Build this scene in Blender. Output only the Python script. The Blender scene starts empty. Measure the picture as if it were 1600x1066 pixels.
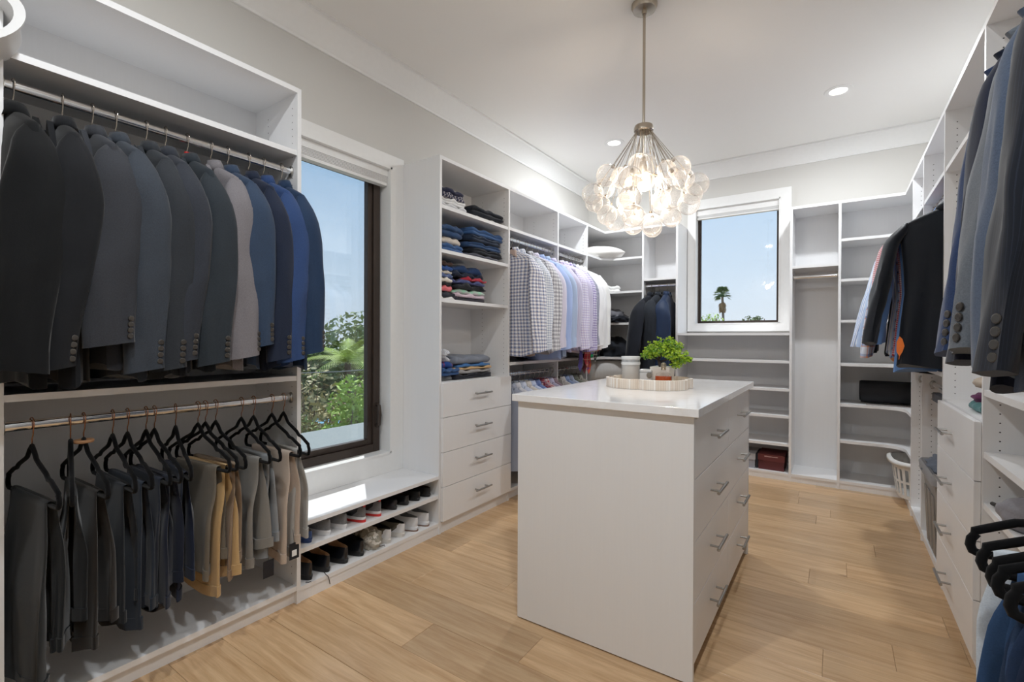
import bpy, math, random
import numpy as np
from mathutils import Matrix, Vector, noise as mnoise

SC = bpy.context.scene
COL = SC.collection
PI = math.pi
R = math.radians
rng = random.Random(7)

# ------------------------------------------------------------------ camera
cam_d = bpy.data.cameras.new('camera'); cam = bpy.data.objects.new('camera', cam_d); COL.objects.link(cam)
cam_d.sensor_width = 36.0; cam_d.lens = 744.8 / 1600 * 36; cam_d.clip_start = 0.05; cam_d.clip_end = 400
def _cam():
    t, p, r = R(34.25), R(-.292), R(.2247)
    fw = Vector((-math.sin(t) * math.cos(p), math.cos(t) * math.cos(p), math.sin(p)))
    ri = Vector((math.cos(t), math.sin(t), 0)); up = ri.cross(fw)
    r2 = math.cos(r) * ri + math.sin(r) * up; u2 = -math.sin(r) * ri + math.cos(r) * up
    m = Matrix((r2, u2, -fw)).transposed().to_4x4(); m.translation = (0, 0, 1.22)
    return m
cam.matrix_world = _cam()
SC.camera = cam

# ------------------------------------------------------------------ world, sun, exposure
SC.view_settings.view_transform = 'Standard'; SC.view_settings.look = 'None'
SC.view_settings.gamma = 1; SC.view_settings.use_curve_mapping = False
SC.view_settings.exposure = 0.0
w = bpy.data.worlds.new('world'); SC.world = w; w.use_nodes = True
wn = w.node_tree; wn.nodes.clear()
tcw = wn.nodes.new('ShaderNodeTexCoord'); spw = wn.nodes.new('ShaderNodeSeparateXYZ'); wn.links.new(tcw.outputs['Generated'], spw.inputs[0])
sky = wn.nodes.new('ShaderNodeValToRGB'); ce_ = sky.color_ramp.elements      # clear hazy sky: pale at the horizon, blue overhead
ce_[0].position = 0.0; ce_[0].color = (.70, .77, .84, 1); ce_[1].position = 1.0; ce_[1].color = (.16, .32, .62, 1)
_e = ce_.new(.10); _e.color = (.62, .74, .86, 1)
_e = ce_.new(.32); _e.color = (.44, .62, .83, 1)
wn.links.new(spw.outputs[2], sky.inputs[0])
bg = wn.nodes.new('ShaderNodeBackground'); bg.inputs[1].default_value = 1.15
wo = wn.nodes.new('ShaderNodeOutputWorld')
wn.links.new(sky.outputs[0], bg.inputs[0]); wn.links.new(bg.outputs[0], wo.inputs[0])
sun_d = bpy.data.lights.new('sun', 'SUN'); sun_d.energy = 6.0; sun_d.angle = R(.6); sun_d.color = (1, .96, .9)
sun = bpy.data.objects.new('sun', sun_d); COL.objects.link(sun)
_sd = Vector((.80 * math.cos(R(58)), -.6 * math.cos(R(58)), -math.sin(R(58))))
sun.rotation_euler = _sd.to_track_quat('-Z', 'Y').to_euler(); sun.location = (-8, 8, 9)
DOWN_W = 21.0      # one recessed ceiling light, watts
cy = SC.cycles
cy.max_bounces = 7; cy.diffuse_bounces = 5; cy.glossy_bounces = 3; cy.transmission_bounces = 4; cy.transparent_max_bounces = 18
cy.use_adaptive_sampling = True; cy.adaptive_threshold = .04; cy.adaptive_min_samples = 12
cy.caustics_reflective = False; cy.caustics_refractive = False; cy.sample_clamp_indirect = 4.0
cy.use_denoising = True

# ------------------------------------------------------------------ mesh helpers
class MB:
    def __init__(s): s.v = []; s.f = []; s.uv = []; s.has_uv = False
    def add(s, vs, fs, uvs=None):
        o = len(s.v); s.v.extend([tuple(map(float, p)) for p in vs]); s.f.extend([tuple(int(i) + o for i in f) for f in fs])
        if uvs is None: uvs = [[(0, 0)] * len(f) for f in fs]
        else: s.has_uv = True
        s.uv.extend(uvs); return s
    def box(s, x0, x1, y0, y1, z0, z1):
        vs = [(x0, y0, z0), (x1, y0, z0), (x1, y1, z0), (x0, y1, z0), (x0, y0, z1), (x1, y0, z1), (x1, y1, z1), (x0, y1, z1)]
        return s.add(vs, [(0, 3, 2, 1), (4, 5, 6, 7), (0, 1, 5, 4), (1, 2, 6, 5), (2, 3, 7, 6), (3, 0, 4, 7)])
    def prism(s, poly, z0, z1):
        n = len(poly)
        vs = [(x, y, z0) for x, y in poly] + [(x, y, z1) for x, y in poly]
        fs = [tuple(range(n - 1, -1, -1)), tuple(range(n, 2 * n))] + [(i, (i + 1) % n, n + (i + 1) % n, n + i) for i in range(n)]
        return s.add(vs, fs)
    def extrude(s, poly, a0, a1, axis='y'):
        """poly in the plane across `axis`: for y (x,z), for x (y,z)"""
        n = len(poly)
        mk = (lambda p, a: (p[0], a, p[1])) if axis == 'y' else (lambda p, a: (a, p[0], p[1]))
        vs = [mk(p, a0) for p in poly] + [mk(p, a1) for p in poly]
        fs = [tuple(range(n)), tuple(range(2 * n - 1, n - 1, -1))] + [(i, n + i, n + (i + 1) % n, (i + 1) % n) for i in range(n)]
        return s.add(vs, fs)
    def loft(s, rings, closed=True, cap0=True, cap1=True):
        A = np.asarray(rings, float); n, k, _ = A.shape
        fs = []; uvs = []
        nx = k if closed else k - 1
        B = np.concatenate([A, A[:, :1]], 1) if closed else A
        du = np.cumsum(np.concatenate([np.zeros((n, 1)), np.linalg.norm(np.diff(B, axis=1), axis=2)], 1), 1)
        dv = np.cumsum(np.concatenate([[0], np.linalg.norm(np.diff(A, axis=0), axis=2).mean(1)]))
        du = du - du[:, -1:] / 2
        du = np.broadcast_to(du.mean(0), du.shape)
        for i in range(n - 1):
            for j in range(nx):
                j2 = (j + 1) % k
                fs.append((i * k + j, i * k + j2, (i + 1) * k + j2, (i + 1) * k + j))
                uvs.append([(du[i, j], dv[i]), (du[i, j + 1], dv[i]), (du[i + 1, j + 1], dv[i + 1]), (du[i + 1, j], dv[i + 1])])
        if closed and cap0: fs.append(tuple(range(k - 1, -1, -1))); uvs.append([(0, 0)] * k)
        if closed and cap1: fs.append(tuple((n - 1) * k + j for j in range(k))); uvs.append([(0, 0)] * k)
        return s.add(A.reshape(-1, 3), fs, uvs)
    def tube(s, pts, r, seg=8, rx=None, closed=False):
        """round tube along pts; r number or list"""
        P = [Vector(p) for p in pts]; n = len(P); rings = []
        rr = r if isinstance(r, (list, tuple)) else [r] * n
        up = None
        for i in range(n):
            if closed: t = P[(i + 1) % n] - P[i - 1]
            else: t = P[min(i + 1, n - 1)] - P[max(i - 1, 0)]
            t.normalize()
            if up is None:
                up = Vector((0, 0, 1)) if abs(t.z) < .9 else Vector((1, 0, 0))
            a = t.cross(up)
            if a.length < 1e-5: a = t.cross(Vector((0, 1, 0)))
            a.normalize(); b = a.cross(t).normalized(); up = b
            rings.append([P[i] + (a * math.cos(q) + b * math.sin(q)) * rr[i] for q in [2 * PI * j / seg for j in range(seg)]])
        if closed: rings.append(rings[0])
        return s.loft(rings, cap0=not closed, cap1=not closed)
    def lathe(s, prof, seg=24, c=(0, 0, 0)):
        rings = [[(c[0] + r * math.cos(2 * PI * j / seg), c[1] + r * math.sin(2 * PI * j / seg), c[2] + z) for j in range(seg)] for r, z in prof]
        return s.loft(rings)
    def sphere(s, c, r, seg=16, rings=10, sz=1.0):
        prof = [(max(r * math.sin(PI * i / rings), 1e-4), -r * sz * math.cos(PI * i / rings)) for i in range(rings + 1)]
        return s.lathe(prof, seg, c)
    def build(s, name, mat, parent=None, smooth=False, world=True, bevel=0, loc=None):
        me = bpy.data.meshes.new(name)
        V = s.v
        if loc is not None: V = [(x - loc[0], y - loc[1], z - loc[2]) for x, y, z in V]
        me.from_pydata(V, [], s.f)
        if s.has_uv:
            l = me.uv_layers.new(name='UVMap'); flat = [c for f in s.uv for p in f for c in p]
            l.data.foreach_set('uv', flat)
        me.validate(); me.update()
        if smooth: me.polygons.foreach_set('use_smooth', [True] * len(me.polygons))
        o = bpy.data.objects.new(name, me); COL.objects.link(o)
        if loc is not None: o.location = loc
        if mat is not None: me.materials.append(mat)
        if parent is not None:
            o.parent = parent
            if world: o.matrix_parent_inverse = _world(parent).inverted()
        if bevel:
            b = o.modifiers.new('bevel', 'BEVEL'); b.width = bevel; b.segments = 2; b.limit_method = 'ANGLE'; b.angle_limit = R(40)
        return o
def _world(o):
    m = o.matrix_basis.copy()
    if o.parent: m = _world(o.parent) @ o.matrix_parent_inverse @ m
    return m
def auto_smooth(o, ang=40):
    me = o.data; me.polygons.foreach_set('use_smooth', [True] * len(me.polygons))
    try: me.set_sharp_from_angle(angle=R(ang))
    except Exception: pass
    return o
def tag(o, label=None, cat=None, group=None, kind=None):
    if label: o['label'] = label
    if cat: o['category'] = cat
    if group: o['group'] = group
    if kind: o['kind'] = kind
    return o
def empty(name, loc, label=None, cat=None, group=None, rz=0, kind=None):
    e = bpy.data.objects.new(name, None); COL.objects.link(e); e.location = loc; e.rotation_euler = (0, 0, rz); e.empty_display_size = .05
    return tag(e, label, cat, group, kind)
def bx(name, mat, parent, x0, x1, y0, y1, z0, z1, bevel=0):
    return MB().box(min(x0, x1), max(x0, x1), min(y0, y1), max(y0, y1), min(z0, z1), max(z0, z1)).build(name, mat, parent, bevel=bevel)
ORD = ['first', 'second', 'third', 'fourth', 'fifth', 'sixth', 'seventh', 'eighth', 'ninth', 'tenth', 'eleventh', 'twelfth', 'thirteenth', 'fourteenth', 'fifteenth', 'sixteenth', 'seventeenth', 'eighteenth']

# ------------------------------------------------------------------ materials
def lin(c): return tuple((x / 255 / 12.92 if x / 255 <= .04045 else ((x / 255 + .055) / 1.055) ** 2.4) for x in c) + (1,)
_M = {}
def nodes(name):
    m = bpy.data.materials.new(name); m.use_nodes = True; nt = m.node_tree
    return m, nt, nt.nodes['Principled BSDF']
def N(nt, t, **kw):
    n = nt.nodes.new(t)
    for k, v in kw.items(): setattr(n, k, v)
    return n
def plain(name, rgb, rough=.5, metal=0, spec=.5, noise_amt=0, noise_scale=40, bump=0, bump_scale=200, sheen=0, coat=0):
    if name in _M: return _M[name]
    m, nt, b = nodes(name)
    b.inputs['Roughness'].default_value = rough; b.inputs['Metallic'].default_value = metal; b.inputs['Specular IOR Level'].default_value = spec
    if sheen: b.inputs['Sheen Weight'].default_value = sheen; b.inputs['Sheen Roughness'].default_value = .5
    if coat: b.inputs['Coat Weight'].default_value = coat; b.inputs['Coat Roughness'].default_value = .1
    c = lin(rgb); b.inputs['Base Color'].default_value = c
    tc = N(nt, 'ShaderNodeTexCoord')
    nz = N(nt, 'ShaderNodeTexNoise'); nz.inputs['Scale'].default_value = noise_scale; nz.inputs['Detail'].default_value = 3
    nt.links.new(tc.outputs['Object'], nz.inputs['Vector'])
    mx = N(nt, 'ShaderNodeMix', data_type='RGBA', blend_type='MIX')
    k = 1 - (noise_amt or .03)
    mx.inputs[6].default_value = (c[0] * k, c[1] * k, c[2] * k, 1); k2 = 1 + (noise_amt or .03) * .6
    mx.inputs[7].default_value = (min(c[0] * k2, 1), min(c[1] * k2, 1), min(c[2] * k2, 1), 1)
    nt.links.new(nz.outputs['Fac'], mx.inputs[0]); nt.links.new(mx.outputs[2], b.inputs['Base Color'])
    if bump:
        n2 = N(nt, 'ShaderNodeTexNoise'); n2.inputs['Scale'].default_value = bump_scale; n2.inputs['Detail'].default_value = 2
        nt.links.new(tc.outputs['Object'], n2.inputs['Vector'])
        bp = N(nt, 'ShaderNodeBump'); bp.inputs['Strength'].default_value = bump; bp.inputs['Distance'].default_value = .002
        nt.links.new(n2.outputs['Fac'], bp.inputs['Height']); nt.links.new(bp.outputs[0], b.inputs['Normal'])
    _M[name] = m; return m
def emit(name, rgb, strength):
    m = bpy.data.materials.new(name); m.use_nodes = True; nt = m.node_tree; nt.nodes.clear()
    e = nt.nodes.new('ShaderNodeEmission'); e.inputs[0].default_value = (*rgb, 1); e.inputs[1].default_value = strength
    o = nt.nodes.new('ShaderNodeOutputMaterial'); nt.links.new(e.outputs[0], o.inputs[0]); return m

def melamine():
    m, nt, b = nodes('white_melamine'); b.inputs['Roughness'].default_value = .38; b.inputs['Specular IOR Level'].default_value = .4
    tc = N(nt, 'ShaderNodeTexCoord'); mp = N(nt, 'ShaderNodeMapping'); mp.inputs['Scale'].default_value = (90, 90, 2)
    nz = N(nt, 'ShaderNodeTexNoise'); nz.inputs['Scale'].default_value = 1.5; nz.inputs['Detail'].default_value = 4
    nt.links.new(tc.outputs['Object'], mp.inputs[0]); nt.links.new(mp.outputs[0], nz.inputs['Vector'])
    mx = N(nt, 'ShaderNodeMix', data_type='RGBA'); mx.inputs[6].default_value = lin((230, 230, 231)); mx.inputs[7].default_value = lin((234, 234, 235))
    nt.links.new(nz.outputs['Fac'], mx.inputs[0]); nt.links.new(mx.outputs[2], b.inputs['Base Color'])
    bp = N(nt, 'ShaderNodeBump'); bp.inputs['Strength'].default_value = .02; bp.inputs['Distance'].default_value = .001
    nt.links.new(nz.outputs['Fac'], bp.inputs['Height']); nt.links.new(bp.outputs[0], b.inputs['Normal']); return m
WHITE = melamine()
TRIM = plain('white_trim_paint', (238, 238, 237), .45)
WALLM = plain('warm_grey_wall_paint', (212, 210, 206), .85, noise_amt=.015, noise_scale=3)
CEILM = plain('ceiling_paint', (240, 239, 237), .9, noise_amt=.01, noise_scale=2)
CHROME = plain('polished_chrome', (225, 226, 228), .12, 1)
NICKEL = plain('brushed_nickel', (176, 174, 170), .3, 1)
HOLE = plain('hole_dark', (70, 68, 66), .9)
BRONZE = plain('dark_bronze_frame', (62, 52, 46), .45, .2)
def wood_floor():
    m, nt, b = nodes('oak_plank'); b.inputs['Roughness'].default_value = .30; b.inputs['Specular IOR Level'].default_value = .5
    tc = N(nt, 'ShaderNodeTexCoord'); oi = N(nt, 'ShaderNodeObjectInfo')
    off = N(nt, 'ShaderNodeVectorMath', operation='SCALE'); cmb = N(nt, 'ShaderNodeCombineXYZ')
    for i in range(3): nt.links.new(oi.outputs['Random'], cmb.inputs[i])
    nt.links.new(cmb.outputs[0], off.inputs[0]); off.inputs['Scale'].default_value = 37
    ad = N(nt, 'ShaderNodeVectorMath', operation='ADD'); nt.links.new(tc.outputs['Object'], ad.inputs[0]); nt.links.new(off.outputs[0], ad.inputs[1])
    mp = N(nt, 'ShaderNodeMapping'); mp.inputs['Scale'].default_value = (1.3, 16, 16); nt.links.new(ad.outputs[0], mp.inputs[0])
    nz = N(nt, 'ShaderNodeTexNoise'); nz.inputs['Scale'].default_value = 2.2; nz.inputs['Detail'].default_value = 6; nz.inputs['Roughness'].default_value = .6; nz.inputs['Distortion'].default_value = .6
    nt.links.new(mp.outputs[0], nz.inputs['Vector'])
    cr = N(nt, 'ShaderNodeValToRGB'); e = cr.color_ramp.elements
    e[0].position = .28; e[0].color = lin((182, 142, 98)); e[1].position = .72; e[1].color = lin((216, 182, 140))
    nt.links.new(nz.outputs['Fac'], cr.inputs[0])
    # fine grain
    mp2 = N(nt, 'ShaderNodeMapping'); mp2.inputs['Scale'].default_value = (5, 130, 130); nt.links.new(ad.outputs[0], mp2.inputs[0])
    n2 = N(nt, 'ShaderNodeTexNoise'); n2.inputs['Scale'].default_value = 2; n2.inputs['Detail'].default_value = 3; nt.links.new(mp2.outputs[0], n2.inputs['Vector'])
    mg = N(nt, 'ShaderNodeMix', data_type='RGBA', blend_type='MULTIPLY'); mg.inputs[0].default_value = .22
    nt.links.new(cr.outputs[0], mg.inputs[6]); nt.links.new(n2.outputs['Fac'], mg.inputs[7])
    # knots
    vo = N(nt, 'ShaderNodeTexVoronoi'); vo.inputs['Scale'].default_value = 1.0
    mp3 = N(nt, 'ShaderNodeMapping'); mp3.inputs['Scale'].default_value = (1.3, 3.2, 1); nt.links.new(ad.outputs[0], mp3.inputs[0]); nt.links.new(mp3.outputs[0], vo.inputs['Vector'])
    kr = N(nt, 'ShaderNodeValToRGB'); kr.color_ramp.elements[0].position = .015; kr.color_ramp.elements[0].color = (.25, .16, .1, 1); kr.color_ramp.elements[1].position = .07; kr.color_ramp.elements[1].color = (1, 1, 1, 1)
    nt.links.new(vo.outputs['Distance'], kr.inputs[0])
    mk = N(nt, 'ShaderNodeMix', data_type='RGBA', blend_type='MULTIPLY'); mk.inputs[0].default_value = .8
    nt.links.new(mg.outputs[2], mk.inputs[6]); nt.links.new(kr.outputs[0], mk.inputs[7])
    # plank to plank tone
    hs = N(nt, 'ShaderNodeHueSaturation'); mr = N(nt, 'ShaderNodeMapRange'); mr.inputs[3].default_value = .92; mr.inputs[4].default_value = 1.22
    nt.links.new(oi.outputs['Random'], mr.inputs[0]); nt.links.new(mr.outputs[0], hs.inputs['Value']); nt.links.new(mk.outputs[2], hs.inputs['Color'])
    hs.inputs['Saturation'].default_value = .95
    nt.links.new(hs.outputs[0], b.inputs['Base Color'])
    bp = N(nt, 'ShaderNodeBump'); bp.inputs['Strength'].default_value = .06; bp.inputs['Distance'].default_value = .002
    nt.links.new(n2.outputs['Fac'], bp.inputs['Height']); nt.links.new(bp.outputs[0], b.inputs['Normal']); return m
OAK = wood_floor()
def marble():
    m, nt, b = nodes('white_quartz'); b.inputs['Roughness'].default_value = .09; b.inputs['Specular IOR Level'].default_value = .6
    tc = N(nt, 'ShaderNodeTexCoord'); nz = N(nt, 'ShaderNodeTexNoise'); nz.inputs['Scale'].default_value = 1.6; nz.inputs['Detail'].default_value = 5; nz.inputs['Distortion'].default_value = 1.2
    nt.links.new(tc.outputs['Object'], nz.inputs['Vector'])
    cr = N(nt, 'ShaderNodeValToRGB'); cr.color_ramp.elements[0].position = .485; cr.color_ramp.elements[0].color = lin((243, 243, 244))
    cr.color_ramp.elements[1].position = .515; cr.color_ramp.elements[1].color = lin((243, 243, 244)); e = cr.color_ramp.elements.new(.5); e.color = lin((237, 236, 235))
    nt.links.new(nz.outputs['Fac'], cr.inputs[0]); nt.links.new(cr.outputs[0], b.inputs['Base Color']); return m
QUARTZ = marble()
def schlick(nt, f0=.04, k=.85):
    lw = N(nt, 'ShaderNodeLayerWeight'); lw.inputs[0].default_value = .5
    p = N(nt, 'ShaderNodeMath', operation='POWER'); p.inputs[1].default_value = 5; nt.links.new(lw.outputs['Facing'], p.inputs[0])
    q = N(nt, 'ShaderNodeMath', operation='MULTIPLY_ADD'); q.inputs[1].default_value = k; q.inputs[2].default_value = f0; nt.links.new(p.outputs[0], q.inputs[0])
    return q.outputs[0]
def pane_glass(name='window_glass', tint=(1, 1, 1)):
    m = bpy.data.materials.new(name); m.use_nodes = True; nt = m.node_tree; nt.nodes.clear()
    tr = N(nt, 'ShaderNodeBsdfTransparent'); tr.inputs[0].default_value = (*tint, 1)
    gl = N(nt, 'ShaderNodeBsdfGlossy'); gl.inputs['Roughness'].default_value = .02
    mx = N(nt, 'ShaderNodeMixShader'); o = N(nt, 'ShaderNodeOutputMaterial')
    nt.links.new(schlick(nt), mx.inputs[0]); nt.links.new(tr.outputs[0], mx.inputs[1]); nt.links.new(gl.outputs[0], mx.inputs[2]); nt.links.new(mx.outputs[0], o.inputs[0]); return m
GLASS = pane_glass()

# ------------------------------------------------------------------ main dimensions (metres; camera stands at the origin)
XL, XR, YF, H = -2.034, .431, 4.726, 2.357      # cabinet front planes: left run, right run, far run; cabinet height
WL, WR, WF, WB = -2.40, .80, 5.10, -1.30         # walls
CZ = 2.97                                         # ceiling
T = .019

# ------------------------------------------------------------------ room shell
# floor: base slab + oak planks running along x
fl = bx('floor', plain('subfloor', (120, 92, 64), .9), None, WL - .1, WR + .1, WB - .1, WF + .1, -.16, -.013); tag(fl, 'light oak plank floor of the closet', kind='structure')
PW = .187
row0 = 1.12 - PW * 13
seams = {14: [-1.415], 15: [-.985, -2.2], 18: [-.036], 22: [-.11, -1.7], 25: [.19], 19: [.19, -1.3], 27: [-.107], 29: [-.23], 13: [-.7], 12: [-1.1], 16: [-1.75]}
pr = random.Random(3)
k = 0
for i in range(0, 40):
    y0 = row0 + i * PW
    if y0 > WF: break
    y1 = y0 + PW
    cuts = set(seams.get(i, [WL + pr.uniform(.3, 1.7)]))
    s0 = sorted(cuts)
    x = s0[-1] + pr.uniform(1.5, 2.1)
    while x < WR: s0.append(x); x += pr.uniform(1.5, 2.1)
    x = s0[0] - pr.uniform(1.5, 2.1)
    while x > WL: s0.insert(0, x); x -= pr.uniform(1.5, 2.1)
    xs = [WL] + [c for c in s0 if WL + .12 < c < WR - .12] + [WR]
    for a, b_ in zip(xs[:-1], xs[1:]):
        g = .0004
        cx, cy_ = (a + b_) / 2, (y0 + y1) / 2
        ya, yb = max(y0, WB), min(y1, WF)
        mb = MB(); zt = pr.uniform(-.0004, .0004)
        c = .0009
        vs = [(a + g, ya + g, -.013), (b_ - g, ya + g, -.013), (b_ - g, yb - g, -.013), (a + g, yb - g, -.013),
              (a + g, ya + g, zt - c), (b_ - g, ya + g, zt - c), (b_ - g, yb - g, zt - c), (a + g, yb - g, zt - c),
              (a + g + c, ya + g + c, zt), (b_ - g - c, ya + g + c, zt), (b_ - g - c, yb - g - c, zt), (a + g + c, yb - g - c, zt)]
        fs = [(0, 3, 2, 1), (8, 9, 10, 11)]
        for q in range(4): fs += [(q, (q + 1) % 4, 4 + (q + 1) % 4, 4 + q), (4 + q, 4 + (q + 1) % 4, 8 + (q + 1) % 4, 8 + q)]
        mb.add(vs, fs); o = mb.build('plank', OAK, None, loc=(cx, cy_, 0)); o.parent = fl; k += 1
ce = bx('ceiling', CEILM, None, WL - .1, WR + .1, WB - .1, WF + .1, CZ, CZ + .12); tag(ce, 'smooth white painted ceiling', kind='structure')
def wall_with_hole(name, label, axis, p0, p1, a0, a1, h0, h1, mat):
    """wall slab with one opening; axis x: slab spans x p0..p1, runs along y"""
    mb = MB(); lo, hi = (WB - .1, WF + .1) if axis == 'x' else (WL - .1, WR + .1)
    for (s, e, z0, z1) in ((lo, a0, 0, CZ), (a1, hi, 0, CZ), (a0, a1, 0, h0), (a0, a1, h1, CZ)):
        if axis == 'x': mb.box(p0, p1, s, e, z0, z1)
        else: mb.box(s, e, p0, p1, z0, z1)
    return tag(mb.build(name, mat), label, kind='structure')
W1 = (1.36, 2.085, .488, 2.307)      # left window opening y0,y1,z0,z1
W2 = (-1.20, -.44, 1.375, 2.545)     # far window opening x0,x1,z0,z1
wall_with_hole('wall_left', 'warm grey wall behind the suit closet', 'x', WL - .18, WL, W1[0], W1[1], W1[2], W1[3], WALLM)
wall_with_hole('wall_far', 'warm grey end wall with the small window', 'y', WF, WF + .18, W2[0], W2[1], W2[2], W2[3], WALLM)
tag(bx('wall_right', WALLM, None, WR, WR + .15, WB - .1, WF + .1, 0, CZ), 'warm grey wall behind the cabinet run with drawers', kind='structure')
tag(bx('wall_back', WALLM, None, WL, WR, WB - .15, WB, 0, CZ), 'warm grey wall opposite the small window', kind='structure')
# crown moulding
prof = [(0, -.145), (.012, -.145), (.016, -.132), (.02, -.128), (.098, -.02), (.104, -.016), (.116, -.014), (.116, 0), (0, 0)]
def crown(name, label, pts, m): 
    tag(m.build(name, TRIM), label, kind='structure')
crown('trim_1', 'white crown moulding along the suit closet wall', None, MB().extrude([(WL + a, CZ + b_) for a, b_ in prof], WB, WF, 'y'))
crown('trim_2', 'white crown moulding above the small window', None, MB().extrude([(WF - a, CZ + b_) for a, b_ in prof], WL, WR, 'x'))
crown('trim_3', 'white crown moulding on the drawer side wall', None, MB().extrude([(WR - a, CZ + b_) for a, b_ in prof], WB, WF, 'y'))

# ------------------------------------------------------------------ windows
# left window: casing boards, reveal, bronze casement, glass, blind
win = empty('window_1', (WL, 1.72, .38), 'tall bronze casement window with white casing beside the suits', kind='structure')
y0, y1, z0, z1 = W1; cs = -2.352
def casing(parent, f, o0, o1, zb, zt):
    f('casing_board', o0, y0, zb, zt); 
bx('casing_board', TRIM, win, WL, cs, 1.266, y0, .366, 2.385); bx('casing_board', TRIM, win, WL, cs, y1, 2.187, .366, 2.385)
bx('casing_board', TRIM, win, WL, cs, y0, y1, z1, 2.385); bx('casing_board', TRIM, win, WL, cs, y0, y1, .366, z0)
for nm, b_ in (('casing_bead', (y0, y0 + .012, z0, z1)), ('casing_bead', (y1 - .012, y1, z0, z1)), ('casing_bead', (y0, y1, z1 - .012, z1)), ('window_sill', (y0, y1, z0 - .004, z0 + .008))):
    bx(nm, TRIM, win, WL - .16, cs + .004, *b_)
def casement(win, axis, d0, d1, a0, a1, h0, h1, wf, ws):
    def q(nm, mat, u0, u1, v0, v1, e0, e1):
        if axis == 'x': return bx(nm, mat, win, e0, e1, u0, u1, v0, v1, bevel=.003 if mat is BRONZE else 0)
        return bx(nm, mat, win, u0, u1, e0, e1, v0, v1, bevel=.003 if mat is BRONZE else 0)
    for nm, wd, e0, e1, i in (('window_frame', wf, d0, d1, 0), ('sash', ws, d0 + (d1 - d0) * .25, d1 - (d1 - d0) * .2, wf)):
        u0, u1, v0, v1 = a0 + i, a1 - i, h0 + i, h1 - i
        q(nm, BRONZE, u0, u0 + wd, v0, v1, e0, e1); q(nm, BRONZE, u1 - wd, u1, v0, v1, e0, e1)
        q(nm, BRONZE, u0 + wd, u1 - wd, v0, v0 + wd, e0, e1); q(nm, BRONZE, u0 + wd, u1 - wd, v1 - wd, v1, e0, e1)
    i = wf + ws; m = (d0 + d1) / 2
    q('window_pane', GLASS, a0 + i, a1 - i, h0 + i, h1 - i, m, m + .004)
casement(win, 'x', -2.50, -2.43, y0 + .012, y1 - .028, z0 + .008, z1 - .012, .05, .035)
SCREEN = pane_glass('insect_screen_mesh', (.88, .91, .93))
bx('insect_screen', SCREEN, win, -2.492, -2.4915, y0 + .08, y1 - .1, z0 + .07, z1 - .07)
lk = MB(); lk.tube([(-2.43, y1 - .055, .66), (-2.405, y1 - .055, .67), (-2.398, y1 - .055, .73), (-2.405, y1 - .055, .79), (-2.43, y1 - .055, .80)], [.011, .013, .013, .012, .01], 8)
lk.build('window_handle', BRONZE, win, smooth=True)
bl = MB(); bl.box(-2.43, -2.375, y0 + .013, y1 - .013, 2.25, 2.294).box(-2.425, -2.38, y0 + .016, y1 - .016, 2.192, 2.21)
for i in range(5): bl.box(-2.427, -2.378, y0 + .015, y1 - .015, 2.212 + i * .0078, 2.2165 + i * .0078)
bl.build('roller_blind', TRIM, win)
# far window
win2 = empty('window_2', (-.82, WF, 1.30), 'small square window in the end wall showing a distant palm', kind='structure')
x0, x1, z0, z1 = W2; cf = WF - .035
for b_ in ((x0 - .07, x0, 1.30, 2.63), (x1, x1 + .09, 1.30, 2.63), (x0, x1, z1, 2.63), (x0, x1, 1.30, z0)):
    bx('casing_board', TRIM, win2, b_[0], b_[1], cf, WF, b_[2], b_[3])
for b_ in ((x0, x0 + .01, z0, z1), (x1 - .01, x1, z0, z1), (x0, x1, z1 - .01, z1), (x0, x1, z0 - .004, z0 + .006)):
    bx('casing_bead', TRIM, win2, b_[0], b_[1], cf - .004, WF + .12, b_[2], b_[3])
casement(win2, 'y', WF + .055, WF + .125, x0 + .01, x1 - .01, z0 + .006, z1 - .01, .014, .012)
bl = MB(); bl.box(x0 + .011, x1 - .011, WF - .01, WF + .045, 2.475, 2.535).box(x0 + .014, x1 - .014, WF - .005, WF + .04, 2.44, 2.452)
for i in range(3): bl.box(x0 + .013, x1 - .013, WF - .006, WF + .04, 2.454 + i * .0072, 2.4585 + i * .0072)
bl.build('roller_blind', TRIM, win2)
# ------------------------------------------------------------------ cabinets
class Run:
    def __init__(s, kind):
        s.k = kind; s.D = {'L': XL - WL, 'F': WF - YF, 'R': WR - XR}[kind]
    def b(s, name, mat, parent, a0, a1, d0, d1, z0, z1, bevel=0):
        if s.k == 'L': return bx(name, mat, parent, WL + d0, WL + d1, a0, a1, z0, z1, bevel)
        if s.k == 'F': return bx(name, mat, parent, a0, a1, WF - d1, WF - d0, z0, z1, bevel)
        return bx(name, mat, parent, WR - d1, WR - d0, a0, a1, z0, z1, bevel)
    def p(s, a, d, z):
        if s.k == 'L': return (WL + d, a, z)
        if s.k == 'F': return (a, WF - d, z)
        return (WR - d, a, z)
RL, RF, RR = Run('L'), Run('F'), Run('R')
def rod(run, parent, a0, a1, d, z, name='hanging_rod'):
    n = 16; prof = [(.0085 * math.cos(2 * PI * i / n), .0155 * math.sin(2 * PI * i / n)) for i in range(n)]
    m = MB(); m.loft([[run.p(a, d + q[0], z + q[1]) for q in prof] for a in (a0, a1)])
    auto_smooth(m.build(name, CHROME, parent))
    for a, s in ((a0, 1), (a1, -1)):
        m = MB(); pr_ = [(.015 * math.cos(2 * PI * i / n), .025 * math.sin(2 * PI * i / n) - .001) for i in range(n)]
        m.loft([[run.p(a + s * e, d + q[0] * k_, z + q[1] * k_) for q in pr_] for e, k_ in ((0, 1), (.006, 1), (.008, .9))])
        auto_smooth(m.build('rod_socket', NICKEL, parent))
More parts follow.
